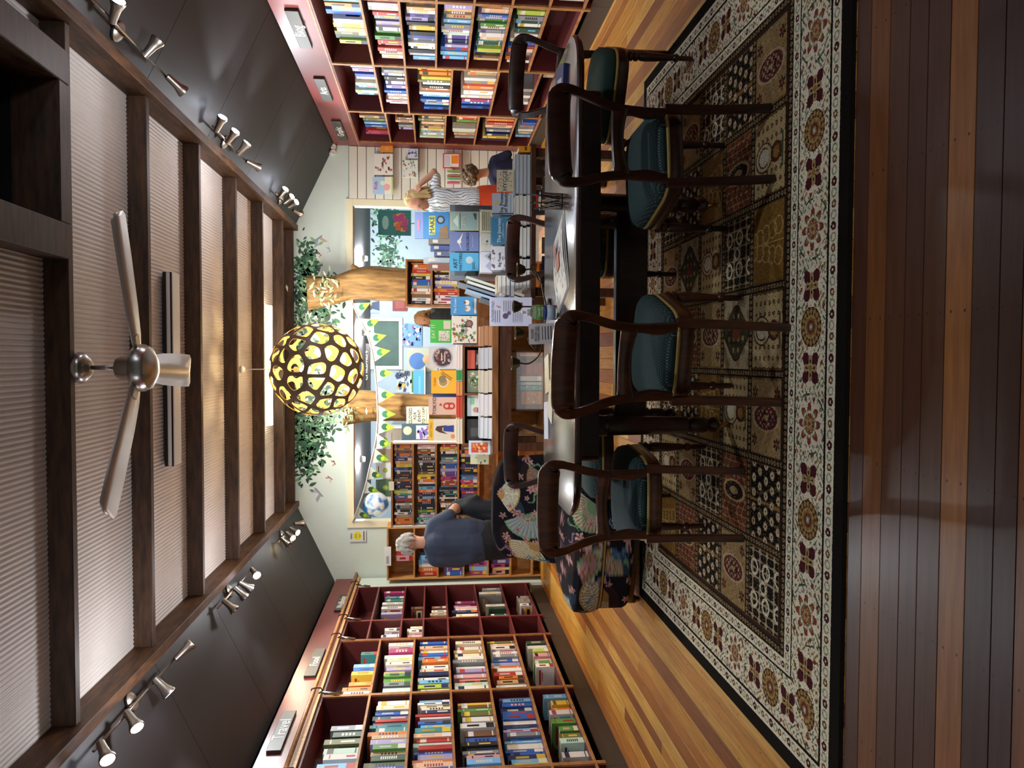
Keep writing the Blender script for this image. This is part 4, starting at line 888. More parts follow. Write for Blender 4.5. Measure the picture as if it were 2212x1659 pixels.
for k, (y0, y1, xt, col, nm) in enumerate(((517, 530, 926, '#8a8078', 'grey brown'), (531, 543, 930, '#5a6aa8', 'violet blue'), (544, 556, 938, '#5f6684', 'slate blue'), (557, 570, 915, '#b8c0c8', 'pale grey'), (571, 584, 925, '#8a5a4c', 'reddish brown'))):
    pic('book', '%s book on the stand top beside blue activity book' % nm, 'book', xt, 970, y0, y1, 5.68+.03*(k % 2), col, [('r', .2, .55, .8, .8, '#d8d4cc')], zb=z3, t=.1, tilt=0, group=gK)
# books leaning against the left flank of the stand
for k, (xb, hh, cl, nm) in enumerate(((.565, .44, '#c9cdbd', 'pale green'), (.535, .43, '#d8d6d0', 'white'), (.505, .5, '#7a8794', 'large grey'), (.475, .44, '#9db4c8', 'pale blue'), (.445, .33, '#5a6670', 'slate'))):
    o = tag(MB().box(0, .018, -.12+.01*k, .12, 0, hh, cl).build('book', 'print', loc=(xb-.115, 5.46, ZT+.003), rot=(0, .3, 0)), '%s book leaning against left flank of the grey stand' % nm, 'book', 'books leaning on the grey stand')
for k, (cl, nm) in enumerate((('#2f62b0', 'blue'), ('#1c2338', 'dark navy'), ('#d8d4e0', 'pale lilac'), ('#c9b48a', 'tan'))):
    flat('%s flat book, %s up, left end of the right display table' % (nm, ORD[k]), .50+.004*k, 5.12, ZT+.1045+k*.03, .15-.01*k, .16, .0295, cl, group='flat pile at the left end of the right display table')
for k, (x, cl, nm) in enumerate(((.55, '#4a55b8', 'violet'), (.66, '#5a6ac4', 'periwinkle'), (.79, '#d8d6e8', 'white and blue'), (1.2, '#cfcac0', 'cream'))):
    cover('book', '%s book face out on lower shelf of right display table' % nm, 'book', .11, .19, .03, cl, (x, 5.12, .4255), [('r', .1, .6, .9, .85, '#c8c8e8')], group='books on the lower shelf of the right display table')
# ---------------------------------------------------------------- left display table, cabinet of covers
r = thing('display_table', 'long brown display table with open base behind the dining table', 'table', (-.14, 6.75, 0))
ZL = .86
MB().box(-.69, .69, -.36, .40, ZL-.055, ZL-.001).build('tabletop', 'oak_brown', r, bevel=.004)
MB().box(-.66, .66, -.33, -.30, ZL-.17, ZL-.0555).build('apron', 'walnut', r); MB().box(-.66, .66, .34, .37, ZL-.17, ZL-.0555).build('apron', 'walnut', r)
for a in (-.63, .63):
    for b in (-.29, .33): MB().box(a-.035, a+.035, b-.035+.0, b+.035, .001, ZL-.056).build('leg', 'walnut', r, bevel=.004)
MB().box(-.66, .66, -.31, .36, .355, .385).build('lower_shelf', 'oak_brown', r, bevel=.003)
MB().box(-.59, .59, .331, .339, .386, ZL-.17).build('back_panel', 'pine', r)
cb = thing('book_cabinet', 'dark open wooden cabinet of face-out books on the brown table', 'cabinet', (-.31, 6.80, ZL))
cx0, cx1 = at(1020, 962, 6.65).x+.31, at(1020, 745, 6.65).x+.31; cz = at(999, 850, 6.65).z-ZL
MB().box(cx0, cx1, -.15, .2, cz-.02, cz).build('top_panel', 'oak_brown', cb); MB().box(cx0, cx1, .18, .2, .0005, cz-.0205).build('back_panel', 'walnut', cb)
xs_ = [cx0, cx0+(cx1-cx0)*.25, cx0+(cx1-cx0)*.5, cx0+(cx1-cx0)*.76, cx1-.018]
for xx in (cx0, xs_[2], cx1-.018): MB().box(xx, xx+.018, -.15, .179, .0005, cz-.0205).build('side_panel', 'oak_brown', cb)
ZC = ZL+cz
gC = 'books in the dark cabinet on the brown table'
pic('book', 'black and coral red boxed book in dark cabinet', 'book', 1009, 1040, 756, 797, 6.72, '#242226', [('r', 0, .5, 1, .98, '#d8604c'), ('d', .4, .15, .12, '#a05a78')], [('Women', .5, .36, .03, '#e8e8e8')], zb=ZL+.06, tilt=0, group=gC)
pic('book', 'green garden photo magazine in dark cabinet', 'book', 1009, 1040, 800, 848, 6.72, '#8f9a80', [('d', .5, .5, .22, '#4a7a4a'), ('s', 6, 24, (.05, .1, .95, .9), ['#d8dcd0', '#5a6a48', '#c0a880'], .014)], zb=ZL+.06, tilt=0, group=gC)
pic('book', 'white book with a smiling man in blue, green foot', 'book', 1009, 1040, 853, 899, 6.72, '#dfe6ea', [('r', 0, 0, 1, .12, '#4cc468'), ('d', .3, .45, .13, '#c8957c'), ('p', [(.1, .1), (.5, .1), (.4, .34), (.18, .34)], '#2c3f9c'), ('r', .55, .55, .9, .8, '#8fd0a0')], zb=ZL+.06, tilt=0, group=gC)
pic('book', 'dark grey book in the left end of dark cabinet', 'book', 1009, 1040, 905, 952, 6.72, '#3c3c3c', [('r', .2, .2, .6, .8, '#5a5a58')], zb=ZL+.06, tilt=0, group=gC)
for k in range(4): flat(('black', 'cream', 'white', 'grey')[k]+' flat book propping the covers inside dark cabinet', (at(1040, 776, 6.72).x, at(1040, 824, 6.72).x, at(1040, 876, 6.72).x, at(1040, 928, 6.72).x)[k], 6.74, ZL+.0005, .13, .16, .058, ('#3a3a3c', '#d8d2c0', '#e0e0e0', '#8a8a88')[k], group=gC)
gF = 'flat stacks along the front of the brown display table'
for si, (ya, yb, cl, nm, ed) in enumerate(((704, 748, '#c07a4a', 'orange brown', '#b58a6a'), (750, 797, '#c9cede', 'bluish white', '#c8ccd8'), (799, 848, '#d9d6cc', 'cream', '#d8d0c0'), (850, 898, '#e2e4ea', 'white', '#e4e4ea'), (900, 946, '#b8cce8', 'pale blue', '#dfe6f0'))):
    a, b = at(1060, yb, 6.48).x, at(1060, ya, 6.48).x
    for k in range(3): flat('%s flat book, %s up, front edge of the brown table' % (nm, ORD[k]), (a+b)/2+.004*math.sin(k*2.3+si), 6.50, ZL+k*.0365, b-a-.004, .17, .036, cl, group=gF, edge=ed)
gT = 'books standing along the top of the dark cabinet'
ZP1 = at(986, 850, 6.72).z
for k, (ya, yb, cl, nm, ed) in enumerate(((745, 797, '#e8dcdc', 'pinkish white', '#e8dcd8'), (799, 822, '#3f9a5a', 'green', '#3f9a5a'), (823, 854, '#d8606a', 'pink and yellow', '#e0a050'), (855, 901, '#c83a30', 'red', '#d04a38'), (903, 958, '#e8e2d0', 'white and yellow', '#e0dccc'))):
    a, b = at(990, yb, 6.72).x, at(990, ya, 6.72).x
    for q in range(2): flat('%s flat book, %s of two, on top of the dark cabinet' % (nm, ('lower', 'upper')[q]), (a+b)/2, 6.76, ZC+.0005+q*(ZP1-ZC)/2, b-a-.004, .17, (ZP1-ZC)/2-.0008, cl, group=gT, edge=ed)
pic('book', 'round plate of dark fruit on a white cookbook cover', 'book', 927, 986, 748, 796, 6.74, '#cfcace', [('d', .5, .5, .47, '#9aa0ac'), ('d', .5, .5, .4, '#463038'), ('s', 7, 60, (.2, .25, .8, .75), ['#7a3a4a', '#a0705a', '#3a2430', '#c0a890', '#5a2a3c'], .016), ('r', .3, .4, .75, .43, '#e4dcd8'), ('r', .35, .52, .7, .55, '#e4dcd8')], zb=ZP1, group=gT)
pic('book', 'yellow cookbook with a bowl and chopsticks on its cover', 'book', 932, 986, 800, 850, 6.72, '#ecb42c', [('d', .5, .52, .24, '#d8d0b8'), ('d', .5, .52, .18, '#b08a4c'), ('d', .62, .55, .16, '#8a7a58'), ('p', [(.55, .2), (.6, .2), (.9, .6), (.86, .62)], '#a86a2a'), ('p', [(.62, .16), (.67, .16), (.97, .56), (.93, .58)], '#a86a2a')], [('SUSHI', .5, .86, .03, '#d86a20')], zb=ZP1, group=gT)
pic('book', 'pink book titled TOKYO with two red sushi plates', 'book', 926, 986, 858, 896, 6.72, '#d8b4a4', [('d', .5, .34, .2, '#b83a2c'), ('d', .5, .16, .2, '#b83a2c'), ('r', .3, .16, .7, .34, '#b83a2c'), ('d', .5, .34, .1, '#e0b0a0'), ('d', .5, .16, .1, '#e0b0a0'), ('p', [(.5, .5), (.68, .56), (.55, .62)], '#b83a2c')], [('TOKYO', .5, .78, .045, '#3a2a28')], zb=ZP1, group=gT)
pic('book', 'yellow-headed book with a dark-haired woman on its cover', 'book', 926, 988, 905, 952, 6.72, '#d9cfc4', [('r', 0, .82, 1, 1, '#e8bc30'), ('d', .52, .62, .12, '#b8805c'), ('p', [(.38, .6), (.3, .3), (.45, .5), (.6, .5), (.72, .3), (.66, .7), (.5, .76)], '#4a2c1c'), ('p', [(.4, .08), (.72, .08), (.66, .46), (.44, .46)], '#2c3a8c'), ('d', .2, .12, .1, '#e08a4c')], [('HOT FALL', .5, .91, .03, '#b88a18')], zb=ZP1, group=gT)
pic('book', 'orange boxed book wedged beside yellow cookbook', 'book', 950, 986, 797, 803, 6.80, '#e8982c', t=.05, zb=ZP1, tilt=0, group=gT)
pic('book', 'blue book wedged between yellow cookbook and TOKYO', 'book', 935, 986, 850, 858, 6.80, '#3a5aa8', t=.05, zb=ZP1, tilt=0, group=gT)
# bench shelf right of the cabinet
bs = thing('book_riser', 'brown wooden riser holding green and white cookbooks, brown table', 'display stand', (.335, 6.80, ZL))
rx0, rx1 = at(1030, 743, 6.65).x-.335, at(1030, 640, 6.65).x-.335; rz_ = at(1031, 700, 6.65).z-ZL; rz2 = at(978, 700, 6.78).z-ZL
MB().box(rx0, rx1, -.16, -.0, .0005, rz_).build('lower_step', 'oak_brown', bs, bevel=.003); MB().box(rx0, rx1, .0005, .18, .0005, rz2).build('upper_step', 'oak_brown', bs, bevel=.003)
pic('book', 'white cookbook strewn with herbs and a bowl, on riser', 'book', 976, 1031, 682, 742, 6.69, '#e0dfd8', [('s', 11, 46, (.04, .05, .96, .95), ['#5a8a4a', '#2c4a2c', '#8aa878', '#c87a4a', '#a84a3c', '#3a5a3a'], .016), ('d', .72, .3, .14, '#5a4448'), ('d', .72, .3, .09, '#a06a5c')], [('A GREEN', .45, .56, .034, '#3a4a3a'), ('TABLE', .45, .44, .034, '#3a4a3a')], zb=ZL+rz_, tilt=-.08)
pic('book', 'bright green book with two white panels on riser top', 'book', 930, 978, 690, 741, 6.86, '#44b83c', [('r', .08, .12, .52, .62, '#d8d2c4'), ('r', .6, .08, .95, .4, '#d0c8b8'), ('s', 5, 30, (.1, .15, .5, .6), ['#9a7a7a', '#7a8a7a'], .006)], [('EAT IT', .5, .85, .045, '#dff0d4')], zb=ZL+rz2, tilt=-.08)
pic('book', 'sky blue cookbook with two cooks on its cover', 'book', 974, 1031, 640, 681, 6.69, '#3c92d4', [('d', .35, .35, .16, '#dcd4cc'), ('d', .35, .42, .07, '#a87a60'), ('d', .68, .38, .14, '#e8e0d8'), ('d', .68, .46, .07, '#6a4434'), ('r', .1, .02, .9, .1, '#d8d0c0')], [('The Cooks', .5, .82, .03, '#eef4fa')], zb=ZL+rz_, tilt=-.08)
# ---------------------------------------------------------------- glazed crate with small books on the lower shelf
gx0, gx1 = at(1140, 888, 6.5).x, at(1140, 757, 6.5).x; gz0 = .386; gz1 = at(1101, 820, 6.5).z
gc = thing('display_crate', 'brown framed glass crate of small books under the brown table', 'crate', ((gx0+gx1)/2, 6.62, gz0)); gw = (gx1-gx0)/2; gh = gz1-gz0
for a in (-gw, gw-.014):
    for b in (-.11, .096): MB().box(a, a+.014, b, b+.014, .0005, gh).build('post', 'walnut', gc)
MB().box(-gw, gw, -.11, .11, gh+.0005, gh+.016).build('top_rail', 'walnut', gc); MB().box(-gw, gw, -.11, .11, .0005, .012).build('base_board', 'oak_brown', gc)
MB().box(-gw+.014, gw-.014, -.104, -.102, .0125, gh-.001).build('glass_pane', 'clear_pane', gc)
for k, (ya, yb, xt, cl, nm, tx) in enumerate(((783, 811, 1128, '#8a3a30', 'brick red book titled RUMI', [('RUMI', .5, .45, .035, '#5a1f1a')]), (812, 823, 1122, '#d8d0c4', 'white paperback', []), (825, 832, 1118, '#a8b4a8', 'grey green paperback', []), (833, 843, 1120, '#4a9a94', 'teal paperback', []), (845, 873, 1126, '#b06a20', 'ochre orange book', [('ROAD', .5, .8, .02, '#3a2a14')]))):
    pic('book', nm+' inside the glass crate', 'book', xt, 1172, ya, yb, 6.62, cl, [('r', .15, .2, .85, .7, '#9c4a3c' if k == 0 else '#c8c0a8')] if k in (0, 1, 2) else [('s', k, 10, (.1, .1, .9, .7), ['#3a2a1c', '#e0d0b0'], .008)], tx, zb=gz0+.0125, tilt=0, t=.05, group='books in the glass crate')
cover('book', 'orange paperback upright in the right end of glass crate', 'book', .03, .2, .12, '#d88a5c', (gx1-.035, 6.62, gz0+.013), group='books in the glass crate')
# ---------------------------------------------------------------- far bookcases
def case(name, label, x0, x1, y, d, zs, top, wm, sm, z0=0):
    r = thing(name, label, 'bookcase', ((x0+x1)/2, y+d/2, 0)); h = (x1-x0)/2
    for a in (-h, h-.022): MB().box(a, a+.022, -d/2, d/2, .001, top).build('side_panel', sm, r, bevel=.002, seg=1)
    MB().box(-h+.0225, h-.0225, d/2-.01, d/2, .001, top).build('back_panel', wm, r)
    for z in zs: MB().box(-h+.0225, h-.0225, -d/2, d/2-.0105, z-.02, z).build('shelf', wm, r)
    MB().box(-h, h, -d/2, d/2, top+.0005, top+.02).build('top_panel', wm, r)
    return r
case('paperback_bookcase', 'white-sided bookcase crammed with dark paperbacks in the opening', -1.93, -.95, 8.5, .2, [.4, .645, .861, 1.095, 1.349, 1.611], 1.83, 'edge_wood', 'white_paint')
def row(x0, x1, y, z, h, colours, where, group, n=None, d=.13, rz=0, lean=0):
    cl = colours.split() if isinstance(colours, str) else colours; wt = [random.uniform(.6, 1.4) for _ in cl]; tot = sum(wt); x = x0
    for k, c in enumerate(cl):
        w = (x1-x0)*wt[k]/tot; hh = h*random.uniform(.88, 1.0)
        put_book(book_mesh(w-.0012, hh, d, c, 1000+NB[0], cover=w > .03), (x+w/2, y+random.uniform(0, .012), z+.0008), 0, '%s spine, %s from left on %s' % (CN.get(c, c), ORD[k], where), group, far='paperback case' in where or 'pine' in where or 'orange bookcase' in where); x += w
PBW = ['top shelf of the paperback case', 'second shelf of the paperback case', 'third shelf of the paperback case', 'fourth shelf of the paperback case']
PB = ['orange orange grey white black olive grey white black red brown blue teal lime black black navy black brown black black black grey blue yellow tan navy blue orange brown tan orange',
      'sky mint teal lilac forest green black navy black orange sky navy navy orange sky black white orange yellow yellow olive black black black grey black grey black orange brown white pink',
      'black olive grey black forest black black white peach brown black white black teal black grey navy teal red brown red magenta purple purple lilac blue blue grey grey teal black white tan yellow red',
      'black brown tan black black navy black grey navy purple red purple yellow orange magenta sky blue black navy brown navy black black navy lilac orange brown brown']
for k, z in enumerate((1.611, 1.349, 1.095, .861)): row(-1.90, -.98, 8.53, z, .205, PB[k], PBW[k], 'paperbacks in the white-sided case')
o = tag(MB().box(-.05, .05, -.002, .002, -.03, .03, '#e6e4cc').build('shelf_label', 'print', loc=(at(845, 1050, 8.49).x, 8.496, 1.845)), 'cream label card on top edge of the paperback case', 'label')
case('pine_bookcase', 'tall pine bookcase against the back wall behind the man', -2.78, -2.11, 9.32, .3, [.12, .4, .69, 1.0, 1.325, 1.62], 1.93, 'pine', 'pine')
gP = 'books in the pine bookcase'
for k, (z, a, b, cl) in enumerate(((1.62, -2.55, -2.3, 'pink red cream pink'), (1.325, -2.75, -2.45, 'red orange white sky sky navy'), (1.0, -2.75, -2.45, 'blue purple purple black magenta'), (.69, -2.75, -2.3, 'magenta sky magenta grey brown red orange black sky'), (.4, -2.75, -2.3, 'pink yellow magenta purple lilac navy yellow black navy'))):
    row(a, b, 9.36, z, .235 if k else .22, cl, ('top shelf', 'second shelf', 'third shelf', 'fourth shelf', 'fifth shelf')[k]+' of the pine bookcase', gP, d=.17)
pic('shelf_label', 'white label plate on the top edge of pine bookcase', 'label', 830, 845, 1181, 1222, 9.31, '#e8ecea', [('r', .1, .3, .5, .7, '#a8b0b4')], t=.006, tilt=0)
cam_ = pic('camera_notice', 'white notice with a yellow smiling face beside the opening', 'sign', 755, 791, 1145, 1170, 9.635, '#d8dcdc', [('d', .5, .52, .36, '#e2d838'), ('d', .4, .6, .05, '#5a5414'), ('d', .6, .6, .05, '#5a5414'), ('p', [(.3, .46), (.5, .38), (.7, .46), (.5, .33)], '#5a5414'), ('r', .1, .1, .9, .16, '#4a5254')], [('SMILE', .5, .88, .03, '#2a3030')], t=.004, tilt=0)
# small orange shelf by the right trunk
ox0, ox1 = at(900, 662, 7.6).x, at(900, 560, 7.6).x; case('small_bookcase', 'narrow orange wooden bookcase beneath the right tree trunk', ox0, ox1, 7.6, .22, [.3, .62, .95, at(988, 620, 7.6).z, at(930, 620, 7.6).z], at(880, 620, 7.6).z, 'edge_wood', 'edge_wood')
gO = 'books in the narrow orange bookcase'
row(ox0+.03, ox1-.03, 7.63, at(930, 620, 7.6).z, .2, 'navy white brown tan white grey blue blue black yellow red orange orange orange', 'upper shelf of the orange bookcase', gO); row(ox0+.03, ox1-.03, 7.63, at(988, 620, 7.6).z, .24, 'white magenta white red orange blue lilac white navy purple white black yellow lime orange', 'lower shelf of the orange bookcase', gO)
# slat wall stock
YW = YF-.03; gW = 'stock on the white slat wall'
def ledge(x, ya, yb, lab):
    a, b = at(x, yb, YW-.06), at(x, ya, YW-.06); r = tag(MB().box(a.x, b.x, YW-.09, YW+.006, a.z-.006, a.z).build('slat_shelf', 'clear_pane'), lab, 'shelf', 'clear shelves on the white slat wall'); return a.z
zl = ledge(849, 312, 428, 'top clear shelf on the slat wall under insect book')
pic('book', 'white book scattered with insects on the slat wall', 'book', 808, 849, 331, 378, YW-.05, '#e6e6e0', [('s', 21, 16, (.1, .06, .9, .94), ['#8a4a3a', '#4a5a4a', '#6a3a3a', '#a86a4a'], .022)], [('HISTOIRES', .5, .52, .025, '#4a5450')], zb=zl, group=gW)
pic('book', 'pastel blue children\'s book with red title on slat wall', 'book', 805, 849, 381, 420, YW-.05, '#a9ccec', [('r', 0, 0, 1, .4, '#f0e8d0'), ('d', .4, .3, .2, '#e8b0b8'), ('d', .65, .5, .15, '#d8ecd0'), ('r', 0, 0, 1, .08, '#c8e08a')], [('Kids', .5, .84, .06, '#d84a78')], zb=zl, group=gW)
pic('book', 'small orange book beside the insect book on slat wall', 'book', 823, 849, 314, 329, YW-.05, '#e8902a', [('d', .5, .5, .3, '#d8a87c')], zb=zl, group=gW)
zl = ledge(903, 318, 400, 'middle clear shelf on the slat wall, behind blonde woman')
pic('book', 'white and green picture book behind the blonde woman', 'book', 870, 903, 345, 384, YW-.05, '#dfe6e0', [('s', 31, 30, (.05, .05, .95, .95), ['#8ab08a', '#b8c8d8', '#5a7a5a', '#c87a5a'], .016)], zb=zl, group=gW)
pic('book', 'blue and white book at the right edge of slat wall', 'book', 881, 903, 321, 342, YW-.05, '#d0d6e4', [('s', 32, 12, (.1, .1, .9, .9), ['#3a4a9a', '#6a7ac0'], .016)], zb=zl, group=gW)
zl = ledge(994, 325, 408, 'lower clear shelf on the slat wall behind curly hair')
pic('book', 'red-edged white book with an orange square on slat wall', 'book', 957, 994, 330, 364, YW-.05, '#d8485a', [('r', .08, .08, .92, .92, '#e6e2dc'), ('r', .3, .1, .85, .5, '#e88a2c'), ('r', .15, .6, .85, .9, '#c8c8d8')], zb=zl, group=gW)
for k in range(6):
    c = ['#8ab86a', '#e0e0d0', '#c86a5a', '#7ac08a', '#d8d8c8', '#c05a8a'][k]; pic('book', '%s slim book in the row below clear shelf, slat wall' % ('green', 'white', 'red', 'mint', 'cream', 'magenta')[k], 'book', 966, 994, 368+5*k, 372.4+5*k, YW-.05, c, t=.05, zb=zl, tilt=0, group=gW)
# ================================================================== TREE TRUNKS, BUNTING
def trunk(label, spine, w, seed):
    rd = random.Random(seed); secs = []; n = 18; c = [Vector(p) for p in spine]; c = arc([tuple(p) for p in c], 6); N2 = len(c)
    ww = [w[0]+(np.interp(i/(N2-1), np.linspace(0, 1, len(w)), w)-w[0]) for i in range(N2)]; ph = [rd.uniform(0, 6) for _ in range(4)]
    for i, p in enumerate(c):
        s = []
        for j in range(n):
            a = 2*PI*j/n; k = 1+.13*math.sin(3*a+ph[0]+i*.08)+.08*math.sin(5*a+ph[1]-i*.1)+.05*math.sin(9*a+ph[2]); s.append((p.x+ww[i]*k*math.cos(a), p.y+ww[i]*.7*k*math.sin(a), p.z))
        secs.append(s)
    o = MB().loft(secs).build('tree_trunk', 'bark', smooth=True); return tag(o, label, 'tree trunk')
t1 = trunk('right bare timber tree trunk in front of the painted leaves', [(.86, 9.38, .002), (.88, 9.38, .8), (.90, 9.38, 1.5), (.92, 9.38, 1.95), (.93, 9.38, 2.3), (.85, 9.38, 2.6), (.82, 9.38, 2.9)], [.23, .2, .19, .185, .2, .18, .175, .21], 3)
t2 = trunk('left bare timber tree trunk carrying the cream notice', [(-.62, 9.38, .002), (-.62, 9.38, .8), (-.62, 9.38, 1.4), (-.60, 9.38, 1.9), (-.58, 9.38, 2.2), (-.60, 9.38, 2.48)], [.22, .19, .165, .16, .175, .2], 8)
MB().tube([(.95, 9.38, 2.2), (1.08, 9.36, 2.3), (1.16, 9.36, 2.37)], [.1, .06, .02], 10).build('branch_stub', 'bark', t1, smooth=True)
def foliage(parent, cx, cz, wx, wz, n, seed):
    rd = random.Random(seed); m = MB()
    for k in range(n):
        x, y, z = cx+rd.gauss(0, wx), 9.2+rd.uniform(-.05, .06), cz+rd.gauss(0, wz); a = rd.uniform(0, 6.28); L = rd.uniform(.06, .1)
        u = Vector((math.cos(a), rd.uniform(-.3, .3), math.sin(a)))*L; v = Vector((-math.sin(a), rd.uniform(-.2, .2), math.cos(a)))*L*.3; p = Vector((x, y, z))
        m.add([p-u*.5, p+v*.5-u*.1, p+u*.5, p-v*.5-u*.1], [(0, 1, 2, 3)], rd.choice(['#a9b48a', '#8fa070', '#6f8a60', '#c4c8a4', '#5a7050']))
    o = m.build('leaves', 'print', parent); o['kind'] = 'stuff'
foliage(t1, .84, 2.70, .13, .12, 60, 4); foliage(t2, -.66, 2.44, .12, .08, 40, 6)
nt = pic('closed_notice', 'cream notice reading closed for event to 11am on the left trunk', 'sign', 878, 927, 878, 918, 9.14, '#dfe0c8', [('r', .1, .1, .9, .12, '#8a8c7c')], [('CLOSED', .5, .82, .055, '#22241e'), ('FOR', .5, .62, .05, '#22241e'), ('EVENT', .5, .43, .05, '#22241e'), ('TO 11AM', .5, .24, .05, '#22241e')], t=.004, tilt=0)
bu = thing('bunting', 'string of green and white pennants across the opening', 'bunting', (0, 9.12, 2.2))
sp_ = [(760, 655), (785, 705), (800, 745), (810, 800), (815, 870), (815, 915), (810, 960), (798, 1010), (786, 1060), (762, 1128)]
W3 = [at(a, b, yy)-Vector((0, 9.12, 2.2)) for (a, b), yy in zip(sp_, (9.27, 9.16, 9.12, 9.12, 9.1, 9.1, 9.12, 9.2, 9.35, 9.628))]; cur = arc([tuple(p) for p in W3], 8)
MB().tube(cur, .009, 6).build('cord', 'cord_white', bu, smooth=True)
tot = len(cur)-1
for k in range(13):
    i = int(3+(tot-6)*k/12.); p = cur[i]; q = cur[min(i+3, tot)]; d = (q-p).normalized(); d = d if d.x > 0 else -d; dn = Vector((d.z, 0, -d.x)); w = .105; hgt = .22
    if dn.z > 0: dn = -dn
    A_, B_, T_ = p-d*w, p+d*w, p+dn*hgt; yy = Vector((0, -.004, 0))
    m = MB(); m.add([A_, B_, T_, A_-yy*.5, B_-yy*.5, T_-yy*.5], [(0, 1, 2), (5, 4, 3), (0, 3, 4, 1), (1, 4, 5, 2), (2, 5, 3, 0)], '#dfe8dc')
    m.add([A_.lerp(T_, .42)+yy*.2, B_.lerp(T_, .42)+yy*.2, T_+yy*.2], [(0, 1, 2)], '#9ac83c' if k % 2 else '#8fc24a'); c = p+dn*hgt*.42+yy*.4
    m.add([c+d*(.042*math.cos(2*PI*j/12))+dn*(.042*math.sin(2*PI*j/12)) for j in range(12)], [tuple(range(12))], '#2f6a4e' if k % 3 else '#3c7a5a')
    c = p+dn*hgt*.6+yy*.6; m.add([c+d*(.024*math.cos(2*PI*j/10))+dn*(.024*math.sin(2*PI*j/10)) for j in range(10)], [tuple(range(10))], '#d8d838')
    m.build('pennant', 'print', bu)

tag(FAR.build('far_books', 'print'), 'rows of small books filling the far bookcases', 'books', kind='stuff')
# ================================================================== PEOPLE
for k, c in dict(skin='#b98a72', skin_pale='#c79a84', skin_tan='#a87858', shirt_blue='#36435c', trousers_black='#11141c', jacket_dark='#1c232e', hair_white='#b9bcb8', hair_blonde='#b39a6c', hair_brown='#55442f', hair_auburn='#8a6236', skirt_orange='#c8431c', top_navy='#161b3a', puffer='#16191a', shoe='#1a1512', stripe_pale='#c8d2dc').items(): plain(k, c, .8, var=.12, scale=9)
n = N('striped_cloth'); s_ = n.new('ShaderNodeSeparateXYZ'); n.link(n.coord(), s_.inputs[0]); w = n.m_('FRACT', n.m_('MULTIPLY', n.m_('ADD', s_.outputs[0], n.m_('MULTIPLY', n.noise(n.coord(), 3), .25)), 38.0))
n.base(n.mix(n.m_('GREATER_THAN', w, .68), '#d3dbe2', '#7d8794')); n.set(.85)
def flesh(name, mat, parent, caps, vox=.011, extra=None, smooth=6):
    m = MB()
    for c in caps: m.capsule(*c)
    for e in (extra or []): m.sphere(*e[:2], 16, 12, None, e[2])
    o = m.build(name, mat, parent, smooth=True)
    r_ = o.modifiers.new('remesh', 'REMESH'); r_.mode = 'VOXEL'; r_.voxel_size = vox; r_.use_smooth_shade = True
    q = o.modifiers.new('smooth', 'SMOOTH'); q.factor = .5; q.iterations = smooth
    return o
def hand(w, d, u, s=1.0, curl=.5):
    """capsules of a hand at wrist w pointing along d, palm facing u"""
    w, d, u = Vector(w), Vector(d).normalized(), Vector(u).normalized(); sd = d.cross(u).normalized(); out = [(w, w+d*.05*s, .024*s, .03*s)]
    for k, L in enumerate((.062, .074, .07, .055)):
        b = w+d*.075*s+sd*((k-1.5)*.019*s); m = b+d*L*.5*s+u*curl*.01; t = m+(d*(1-curl)+u*curl).normalized()*L*.5*s; out += [(w+d*.04*s+sd*((k-1.5)*.014*s), b, .012*s, .0095*s), (b, m, .0095*s, .0085*s), (m, t, .0085*s, .007*s)]
    b = w+d*.025*s+sd*.028*s; out += [(b, b+(d*.6+sd).normalized()*.035*s, .012*s, .0105*s), (b+(d*.6+sd).normalized()*.035*s, b+(d+sd*.4).normalized()*.066*s, .0105*s, .008*s)]
    return out
def headcaps(c, f, k=1.0):
    """skull, jaw, nose, ears; c centre, f facing unit vector"""
    c = Vector(c); f = Vector(f).normalized(); s = f.cross(Vector((0, 0, 1))).normalized(); z = Vector((0, 0, 1))
    sph = [((c-f*.012*k+z*.02*k), .088*k, (1, 1, 1.12))]
    caps = [(c+f*.03*k-z*.01*k, c+f*.045*k-z*.075*k, .07*k, .042*k), (c+f*.088*k+z*.01*k, c+f*.105*k-z*.018*k, .009*k, .013*k), (c+f*.09*k-z*.05*k+s*.018*k, c+f*.09*k-z*.05*k-s*.018*k, .009*k, .009*k)]
    for e in (-1, 1): caps.append((c+s*e*.084*k-z*.02*k, c+s*e*.088*k+z*.02*k, .012*k, .014*k))
    return caps, sph
def eyes(parent, c, f, k=1.0):
    c = Vector(c); f = Vector(f).normalized(); s = f.cross(Vector((0, 0, 1))).normalized()
    for e in (-1, 1): MB().sphere(c+f*.083*k+s*e*.032*k+Vector((0, 0, .012*k)), .009*k, 10, 6).build('eye', 'ink', parent, smooth=True)
V = Vector
def locks(name, mat, parent, c, f, R, drop, n, seed, face=.35, base=()):
    """hair as a skull cap of many short overlapping locks falling from the crown"""
    rd = random.Random(seed); c = V(c); f = V(f).normalized(); caps = list(base)
    for k in range(n):
        a, b = rd.uniform(0, 6.283), math.acos(rd.uniform(-.25, 1)); d = V((math.sin(b)*math.cos(a), math.sin(b)*math.sin(a), math.cos(b)))
        if d.dot(f) > face and d.z < .72: continue
        p = c+d*R*rd.uniform(.94, 1.03); t = V((d.x, d.y, 0))*.25+V((rd.uniform(-.2, .2), rd.uniform(-.2, .2), -1)); q = p+t.normalized()*drop*rd.uniform(.6, 1.2)*(1.1-.5*max(0, d.z))
        caps.append((p, q, rd.uniform(.012, .018), .006))
    return flesh(name, mat, parent, caps, .0065, [(c, R*.93, (1, 1, 1.05))], 1)
